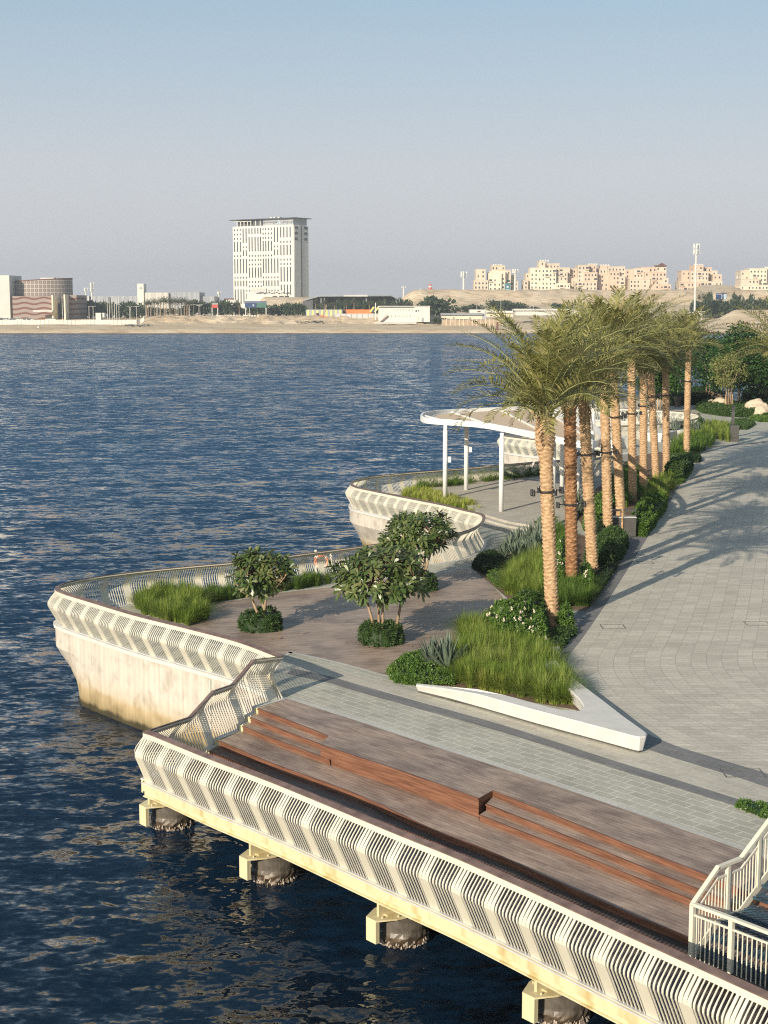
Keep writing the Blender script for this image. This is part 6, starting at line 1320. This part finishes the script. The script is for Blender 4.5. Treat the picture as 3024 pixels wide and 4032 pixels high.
for i, (sx, yt, wd) in enumerate(((2780,1158,30),(2796,1180,30),(2880,1162,32),(2945,1166,30),(2966,1182,34),(2760,1186,50),(2800,1188,56),(2840,1184,56),(2880,1188,56),(2920,1184,50),(2968,1192,44),(3000,1182,50),(3030,1180,50),(2730,1190,44))): put_tree(sx, 880+(i*5)%12, yt, wd, 'dark tree of the hedge band on the far right', 'trees in the far right hedge band', i)
for i, (sx, yt, wd) in enumerate(((2083,1140,24),(2072,1145,18),(2140,1150,22),(2888,1132,26),(2654,1143,26),(2640,1145,20),(1935,1150,20))): put_tree(sx, 1190, yt, wd, 'small dark bush at the foot of the apartment blocks', 'bushes by the apartment blocks', i)
# far date palms
def far_palm(seed):
    r = random.Random(seed); t = empty('far_date_palm', (0,0,0), 0, 'date palm', 'palm tree'); lv = MB()
    for i in range(30):
        az = i*2.4; el = R(80-105*i/30); p = Vector((0,0,6)); d = Vector((math.cos(az), math.sin(az), 0)); s = Vector((-d.y, d.x, 0)); L = 2.6; pts = []
        for j in range(6): a = el-R(50)*(j/5)**1.5; pts.append(p.copy()); p = p+(d*math.cos(a)+Vector((0,0,math.sin(a))))*(L/5)
        for j in range(5):
            wd = .50*(1-.13*j)
            for q in range(2): a_ = pts[j].lerp(pts[j+1], q*.5); b_ = pts[j].lerp(pts[j+1], q*.5+.28); lv.add([a_, b_+s*wd-Vector((0,0,.22)), b_], [(0,1,2)]); lv.add([a_, b_, b_-s*wd-Vector((0,0,.12))], [(0,1,2)])
    lv.build('crown', MT['palm_far'], t); m = MB(); m.tube([(0,0,0),(0,0,6)], [.19,.15], 7); m.build('trunk', MT['bark'], t); return t
fp = far_palm(1); first = True
def put_palm(sx, Y, sy_top, label, group, s=1.0, i=0):
    global first
    b = T(sx, Y); h_ = (ztop_at(sy_top, Y)-b.z)/8.0
    if first: t = fp; first = False; t.location = b; t.scale = (s*h_*.85,s*h_*.85,h_); t['label'] = label; t['group'] = group
    else: copy_tree(fp, b, i*1.1, (s*h_*.85,s*h_*.85,h_), label, group)
for i, (sx, yt) in enumerate(((592,1176),(601,1180),(616,1172),(628,1178),(641,1170),(653,1166),(662,1168),(677,1170),(686,1174),(697,1169),(709,1172),(722,1171),(733,1168),(742,1180),(748,1178),(585,1182))): put_palm(sx, 872+(i*5)%14, yt, 'tall date palm of the cluster in front of the pale ribbed hall', 'date palms before the warehouse', 1.3, i)
for i, (sx, yt) in enumerate(((947,1186),(1246,1174),(1280,1176),(1320,1186),(1365,1184),(1395,1172),(1455,1178),(1512,1190),(1275,1202))): put_palm(sx, 880, yt, 'lone date palm among the shrubs by the dark pavilion', 'date palms by the pavilion', 1.1, i)
for i, (sx, yt) in enumerate(((2740,1150),(2758,1150),(2768,1154))): put_palm(sx, 900, yt, 'date palm in the group left of the far right billboard', 'palms by the right billboard', 1.0, i)
# boards
def board(sx0, sx1, sy0, sy1, Y, mats, label, legs=True, bands=()):
    a, b = P(sx0, sy0, Y), P(sx1, sy1, Y); g = T((sx0+sx1)/2, Y); t = empty('billboard', g, 0, label, 'billboard'); m = MB(); m.box(((a.x+b.x)/2-g.x,0,(a.z+b.z)/2-g.z),(b.x-a.x,.5,a.z-b.z)); m.build('panel', MT[mats], t)
    for (f0, f1, h0, h1, mt) in bands: m = MB(); wd = b.x-a.x; hh = a.z-b.z; m.box((a.x+wd*(f0+f1)/2-g.x,-.3,b.z+hh*(h0+h1)/2-g.z),(wd*(f1-f0),.1,hh*(h1-h0))); m.build('panel_band', MT[mt], t)
    if legs:
        for f in (.03,.97): m = MB(); m.box((a.x+(b.x-a.x)*f-g.x,0,(b.z-g.z)/2),(.5,.5,b.z-g.z+.5)); m.build('leg', MT['f_white2'], t)
MT['f_sky'] = noise_mat('pale_blue_print', (.35,.48,.58), (.45,.56,.64), .3, .5); MT['f_green'] = noise_mat('green_print', (.03,.12,.09), (.05,.16,.12), .3, .5)
board(964,1050,1186,1211,862,'f_blue','wide dark blue billboard below the tower podium', bands=((0,1,.78,.80,'f_white'),(.55,.98,.0,.72,'f_green'),(.36,.42,.2,.5,'f_sky')))
board(834,858,1192,1212,880,'f_red','red and grey roadside board left of the tower', bands=((0,1,.62,1,'f_roof'),))
board(2819,2860,1154,1179,890,'f_blue','blue billboard with a pale picture in front of the right sandy hill', bands=((.52,.98,.02,.78,'f_sky'),(0,1,.80,.86,'f_white')))
board(1987,2010,1114,1152,1168,'f_teal','tall teal banner beside the leftmost apartment block', legs=False, bands=((.3,.7,.5,.7,'f_sky'),(.2,.8,.3,.36,'f_sky'),(.1,.9,.04,.08,'f_white')))
# dark roofed pavilion
pv = empty('open_pavilion', T(1380, 930), 0, 'long dark open-sided pavilion with a flat canted roof on the far shore', 'building'); o = pv.location
def pv_prism(pn, pts, Y0, dep, mat):
    q = [P(x, y, Y0)-o for x, y in pts]; m = MB(); m.prism(q, [v+Vector((0,dep,0)) for v in q]); m.build(pn, MT[mat], pv, fix=True)
pv_prism('roof', [(1192,1180),(1202,1177),(1252,1163),(1300,1161),(1540,1161),(1566,1174),(1568,1179),(1540,1166),(1256,1168),(1207,1182)], 928, 40, 'f_roof')
pv_prism('roof_panel', [(1353,1161.2),(1448,1160.8),(1448,1167.5),(1353,1167.5)], 927.5, 1, 'f_white2')
pv_prism('back_wall', [(1215,1180),(1256,1166),(1540,1166),(1560,1178),(1560,1225),(1215,1225)], 958, 2, 'f_dark'); pv_prism('left_wall', [(1192,1186),(1207,1182),(1232,1176),(1232,1222),(1192,1222)], 929, 20, 'f_dark')
for x in (1225,1262,1275,1440,1558): pv_prism('column', [(x,1172),(x+4,1172),(x+4,1222),(x,1222)], 930, 1, 'f_roof')
block('site_container', 'container', 'grey container with slanting yellow stripes by the excavator', [('wall',1204,1348,1219,1247,0,4,'f_grey')]+[('stripe',1210+k*18,1218+k*18,1221,1246,-.12,.1,'f_yellow') for k in range(8)], 852)
block('orange_container', 'container', 'long bright orange container right of the striped one', [('wall',1362,1462,1219,1236,0,4,'f_orange'),('end_frame',1350,1362,1218,1240,-.2,4,'f_brown_d')], 856)
ex = empty('excavator', T(1258, 838), 0, 'small bright orange excavator parked on top of the bank', 'excavator'); m = MB(); m.box((0,0,.5),(4,2.4,1.0)); m.box((2.6,-.6,.5),(3,1.6,.9)); m.build('tracks', MT['f_dark'], ex); m = MB(); m.box((.3,0,1.7),(4.4,2.6,1.5)); m.box((3.2,0,1.3),(3,1.5,1.3),taper=.6); m.build('body', MT['f_orange'], ex); m = MB(); m.box((-.6,-.3,2.9),(1.6,1.4,1.3)); m.build('cab', MT['glass'], ex); m = MB(); m.tube([(1.8,0,2),(3.8,0,5),(4.2,0,8.2)], [.4,.35,.25], 6); m.build('boom', MT['f_wood'], ex)
yc = empty('yellow_ramp', T(1475, 850), 0, 'yellow and black striped angled frame left of the white two-storey block', 'frame'); o = yc.location
for j, mt in enumerate(('f_yellow','f_dark','f_yellow')): q = [P(x+j*9, y, 846)-o for x, y in ((1454,1228),(1462,1228),(1476,1208),(1468,1208))]; m = MB(); m.prism(q, [v+Vector((0,2,0)) for v in q]); m.build('stripe', MT[mt], yc, fix=True)
block('grey_hoarding', 'fence', 'grey panel fence in front of the orange container', [('panels',1316,1490,1235,1254,0,.3,'lightgrey')]+[('post',x,x+2,1234,1254,-.2,.2,'f_grey') for x in range(1316,1490,22)], 832)
wb = block('two_storey_block', 'building', 'white two-storey block with rows of small windows and outside stairs', [('wall',1490,1632,1209,1268,0,14,'f_white'),('wall_right',1632,1692,1207,1268,-1,15,'f_white'),('roof_edge',1488,1694,1204.5,1207.5,-1.5,16,'f_white2'),('plinth',1474,1640,1269,1275,-4,4,'f_white2')]+
   [('small_window',x,x+3,1219,1222,-.1,.2,'window') for x in range(1550,1632,12)]+[('small_window',x,x+3,1243,1246,-.1,.2,'window') for x in range(1540,1632,15)]+[('window',1636,1641,1221,1228,-1.1,.2,'window'),('window',1646,1650,1221,1226,-1.1,.2,'window'),('door',1660,1668,1252,1268,-1.1,.2,'f_roof'),('door',1641,1648,1246,1266,-1.2,.2,'f_shed')], 812)
o = wb.location; q = [P(x, y, 810.6)-o for x, y in ((1493,1268),(1498,1268),(1528,1243),(1524,1240))]; m = MB(); m.prism(q, [v+Vector((0,1.2,0)) for v in q]); m.build('outside_stair', MT['f_brown'], wb, fix=True)
block('low_shed', 'shed', 'long low cream shed with a grey roof behind the wooden beach fence', [('wall',1740,1898,1240,1256,0,10,'f_shed'),('roof',1737,1902,1233,1241,-1,12,'f_roof'),('gable',1898,1914,1235,1256,0,10,'f_grey')]+[('opening',x,x+6,1250,1254,-.1,.2,'window') for x in (1784,1848)], 800)
block('low_shed', 'shed', 'white flat-roofed shed directly behind the long cream shed', [('wall',1850,1942,1219,1236,0,10,'f_white'),('opening',1880,1892,1224,1229,-.1,.2,'f_brown_d')], 830)
block('low_shed', 'shed', 'pale shed half hidden by the nearest palm fronds', [('wall',1914,2020,1232,1248,0,10,'f_shed'),('roof',1914,2020,1224,1232,-1,12,'f_white')]+[('opening',x,x+8,1240,1245,-.1,.2,'f_brown_d') for x in (1930,1975)], 815)
block('low_shed', 'shed', 'long white roofed shed running behind the palm crowns', [('wall',2030,2290,1222,1242,0,12,'f_white'),('roof',2024,2290,1216,1223,-1,14,'f_white2')], 835)
block('white_cabin', 'cabin', 'white cabin with one dark window right of the palm crowns', [('wall',2735,2765,1229,1259,0,6,'f_white'),('window',2753,2760,1244,1252,-.1,.2,'window'),('canopy',2738,2778,1226,1229,-1,5,'f_white2')], 775)
wf = block('beach_fence', 'fence', 'weathered wooden panel fence along the beach under the long cream shed', [('panels',1740,1975,1258,1282,0,.3,'f_wood')]+[('post',x,x+2,1256,1283,-.2,.2,'f_shed') for x in range(1740,1980,17)], 782)
mast('navigation_post', 1955, 1265, 730, .6, 'dark brown post standing in the water at the far beach', head=False, mat='f_brown_d')
mast('telecom_mast', 1479, 1190, 820, .35, 'white pole between the yellow striped frame and the white block', head=False, group=MG)
for i, (sx, Y, s_) in enumerate(((540,764,1),(1225,815,.8),(2200,780,1))):
    m = MB(); r = random.Random(i)
    for j in range(26): m.box((r.gauss(0,4)*s_, r.gauss(0,1.2), .3+r.random()*.9*s_), (r.uniform(.4,2.6), r.uniform(.3,1.2), r.uniform(.2,.5)), r.uniform(0,3))
    o = m.build('rubble_heap', MT['f_dark'], loc=T(sx, Y)); tag(o, ('dark heap of driftwood and rubble on the left beach','small dark debris heap at the bank below the excavator','dark debris on the beach behind the palms')[i], 'debris')
for sx in (150,): block('beach_stone', 'marker', 'small white block on the left beach', [('body',146,154,1285,1295,0,1,'f_white2')], 752)
kb = empty('road_kerb', T(1000, 850), 0, 'row of white kerb blocks on the crest of the bank', 'kerb'); m = MB(); o = kb.location
for sx in list(range(860,950,11))+list(range(965,1062,11)): q = T(sx, 852); m.box(tuple(q-o+Vector((0,0,.45))), (1.1,.4,.6))
m.build('blocks', MT['f_white'], kb)
# cars at the far left car park
r = random.Random(9)
def car(sx, Y, mat, label, i):
    g = T(sx, Y); t = empty('parked_car', g, r.uniform(-.2,.2), label, 'car', 'cars parked by the round building'); m = MB(); m.box((0,0,.65),(4.4,1.8,.7)); m.box((-.2,0,1.25),(2.4,1.6,.6),taper=.8); m.build('body', MT[mat], t); m = MB(); m.box((-.2,-.02,1.25),(2.2,1.66,.36),taper=.85); m.build('windows', MT['window'], t)
    for x in (-1.4,1.4): m = MB(); m.tube([(x,-.95,.33),(x,-.7,.33)], .33, 10); m.tube([(x,.7,.33),(x,.95,.33)], .33, 10); m.build('wheels', MT['black'], t)
for i, sx in enumerate((8,18,28,40,62,80,88,118,130,205,218)): car(sx, 856, ('f_dark','f_dark','f_white','f_grey','f_dark','f_white','f_white','f_dark','f_white2','f_white','f_white')[i], ('dark','dark','white','grey','dark','white','white','dark','pale','white','white')[i]+' car parked in the line before the round building', i)
# ------------------------------------------------------------------ stepped apartment blocks on the plateau
wm_ = MB(); wm_.box((0,0,0),(1.0,.14,1.5)); win0 = None
def apartments(label, blocks, Y, mats, seed, basey=1162):
    global win0
    r = random.Random(seed); cx = sum((b[0]+b[1])/2 for b in blocks)/len(blocks); g = T(cx, Y); zb_ = min(g.z, ztop_at(basey+6, Y)); g = Vector((g.x, Y, zb_)); t = empty('apartment_block', g, 0, label, 'apartment building', 'sandy stepped apartment blocks on the plateau'); nw = 0
    faces = []
    for k, (x0, x1, yt, dY) in enumerate(blocks):
        a, b = P(x0, yt, Y+dY), P(x1, yt, Y+dY); zt_ = a.z; m = MB(); m.box(((a.x+b.x)/2-g.x, dY+9, (zt_-zb_)/2), (b.x-a.x, 18+k*.01, zt_-zb_)); m.box(((a.x+b.x)/2-g.x, dY+9, zt_-zb_+.35), (b.x-a.x+.35, 18.3, .5)); m.build('wall', MT[mats[k % len(mats)]], t); faces.append((a.x-g.x, b.x-g.x, dY, zt_-zb_))
    for k, (xa, xb, dY, hz) in enumerate(faces):
        ncol = max(1, int((xb-xa)/2.6)); nfl = int(hz/3.3)
        for i in range(ncol):
            for f in range(nfl):
                x = xa+(i+.5)*(xb-xa)/ncol; z = hz-1.9-f*3.3
                if z < 1 or nw > 88 or r.random() < .15: continue
                if any(q[0]-.3 < x < q[1]+.3 and q[2] < dY-.5 and z < q[3]+1 for q in faces): continue
                if win0 is None: win0 = wm_.build('window', MT['window'], t); w_ = win0
                else: w_ = inst(win0, t)
                w_.location = (x, dY-.03, z); w_.scale = (r.choice((.9,1,1.2)), 1, r.choice((.9,1,1.1))); nw += 1
                if r.random() < .08:
                    m = MB(); m.box((x,dY-.6,z-1.0),(3.0,1.2,.9)); m.build('balcony', MT[mats[0]], t); w_.scale = (2.4,1,1.2)
    # roof tanks
    m = MB(); q = max(faces, key=lambda q: q[3]); 
    for i in range(4): m.tube([(q[0]+2+i*2,q[2]+6,q[3]),(q[0]+2+i*2,q[2]+6,q[3]+1.5)], .8, 8)
    m.build('roof_tanks', MT['f_white'], t); return t, g
apartments('leftmost cream apartment block, with the teal banner at its side', [(1874,1912,1062,2),(1850,1905,1148,-8),(1867,1922,1106,-3),(1926,1990,1072,0),(1936,1988,1047,6),(1924,1975,1078,-2),(1975,2012,1065,5),(1985,2030,1085,12),(1990,2040,1110,10),(1900,2000,1148,-6)], 1190, ['f_sandst','f_shed'], 1)
apartments('apartment block with the square corner turret, second from the left', [(2070,2100,1078,4),(2062,2080,1106,0),(2088,2150,1057,2),(2123,2148,1030,6),(2150,2203,1040,8),(2118,2190,1058,0),(2188,2245,1056,8),(2186,2235,1072,4),(2192,2245,1118,-4),(2062,2200,1142,-8),(2226,2250,1090,10)], 1200, ['f_sandst','f_sandst','f_shed'], 2)
apartments('salmon apartment block, third from the left above the palm crowns', [(2228,2282,1060,8),(2276,2320,1046,0),(2315,2348,1044,6),(2262,2350,1110,-4),(2300,2352,1074,-2),(2250,2290,1098,4)], 1205, ['f_pink','f_sandst'], 3, 1166)
apartments('apartment block behind the tallest palm fronds, fourth from the left', [(2348,2400,1060,6),(2362,2400,1048,10),(2395,2461,1052,0),(2400,2440,1070,-4),(2440,2462,1090,-6),(2350,2395,1080,0)], 1210, ['f_sandst','f_pink'], 4, 1166)
apartments('apartment block with the dark pointed roof turret, fifth from the left', [(2462,2500,1063,8),(2495,2560,1060,4),(2525,2600,1054,6),(2585,2624,1050,0),(2540,2624,1072,-3),(2612,2632,1098,-5),(2600,2642,1122,-8),(2480,2560,1100,-4)], 1200, ['f_pink','f_sandst'], 5, 1166)
apartments('free-standing apartment block just right of the tallest mast', [(2684,2720,1068,4),(2676,2700,1110,-2),(2732,2770,1046,0),(2720,2790,1070,-3),(2768,2802,1055,6),(2800,2825,1068,4),(2808,2842,1083,0),(2760,2844,1110,-5),(2680,2760,1112,-4)], 1200, ['f_pink','f_sandst'], 6, 1162)
apartments('rightmost apartment block, cut by the edge of the picture', [(2917,2950,1068,4),(2895,2920,1128,-4),(2952,3020,1060,0),(3012,3060,1057,3),(2918,2990,1100,-4),(2917,3040,1124,-6)], 1190, ['f_sandst','f_sandst','f_shed'], 7, 1164)
b = P(2608,1047,1199); t = empty('roof_turret', b, 0, 'dark pointed hipped roof on the corner of an apartment block', 'roof turret'); m = MB(); m.box((-1.0,3,.3),(9,8,.5)); m.box((0,3,1.5),(6,6,2.2),taper=.05); m.build('roof', MT['f_brown_d'], t)
# ================================================================== AIR
hm = bpy.data.materials.new('haze_air'); hm.use_nodes = True; hn = hm.node_tree; hn.nodes.clear(); ho_ = hn.nodes.new('ShaderNodeOutputMaterial'); pv_ = hn.nodes.new('ShaderNodeVolumePrincipled')
pv_.inputs['Color'].default_value = (.82,.88,.95,1); pv_.inputs['Density'].default_value = .00022; pv_.inputs['Anisotropy'].default_value = .2; hn.links.new(pv_.outputs[0], ho_.inputs['Volume'])
m = MB(); m.box((0, 1500, 35.5), (6100, 3140, 91)); o = m.build('haze', hm); o['kind'] = 'stuff'; tag(o, 'thin pale desert haze over the creek and far shore')
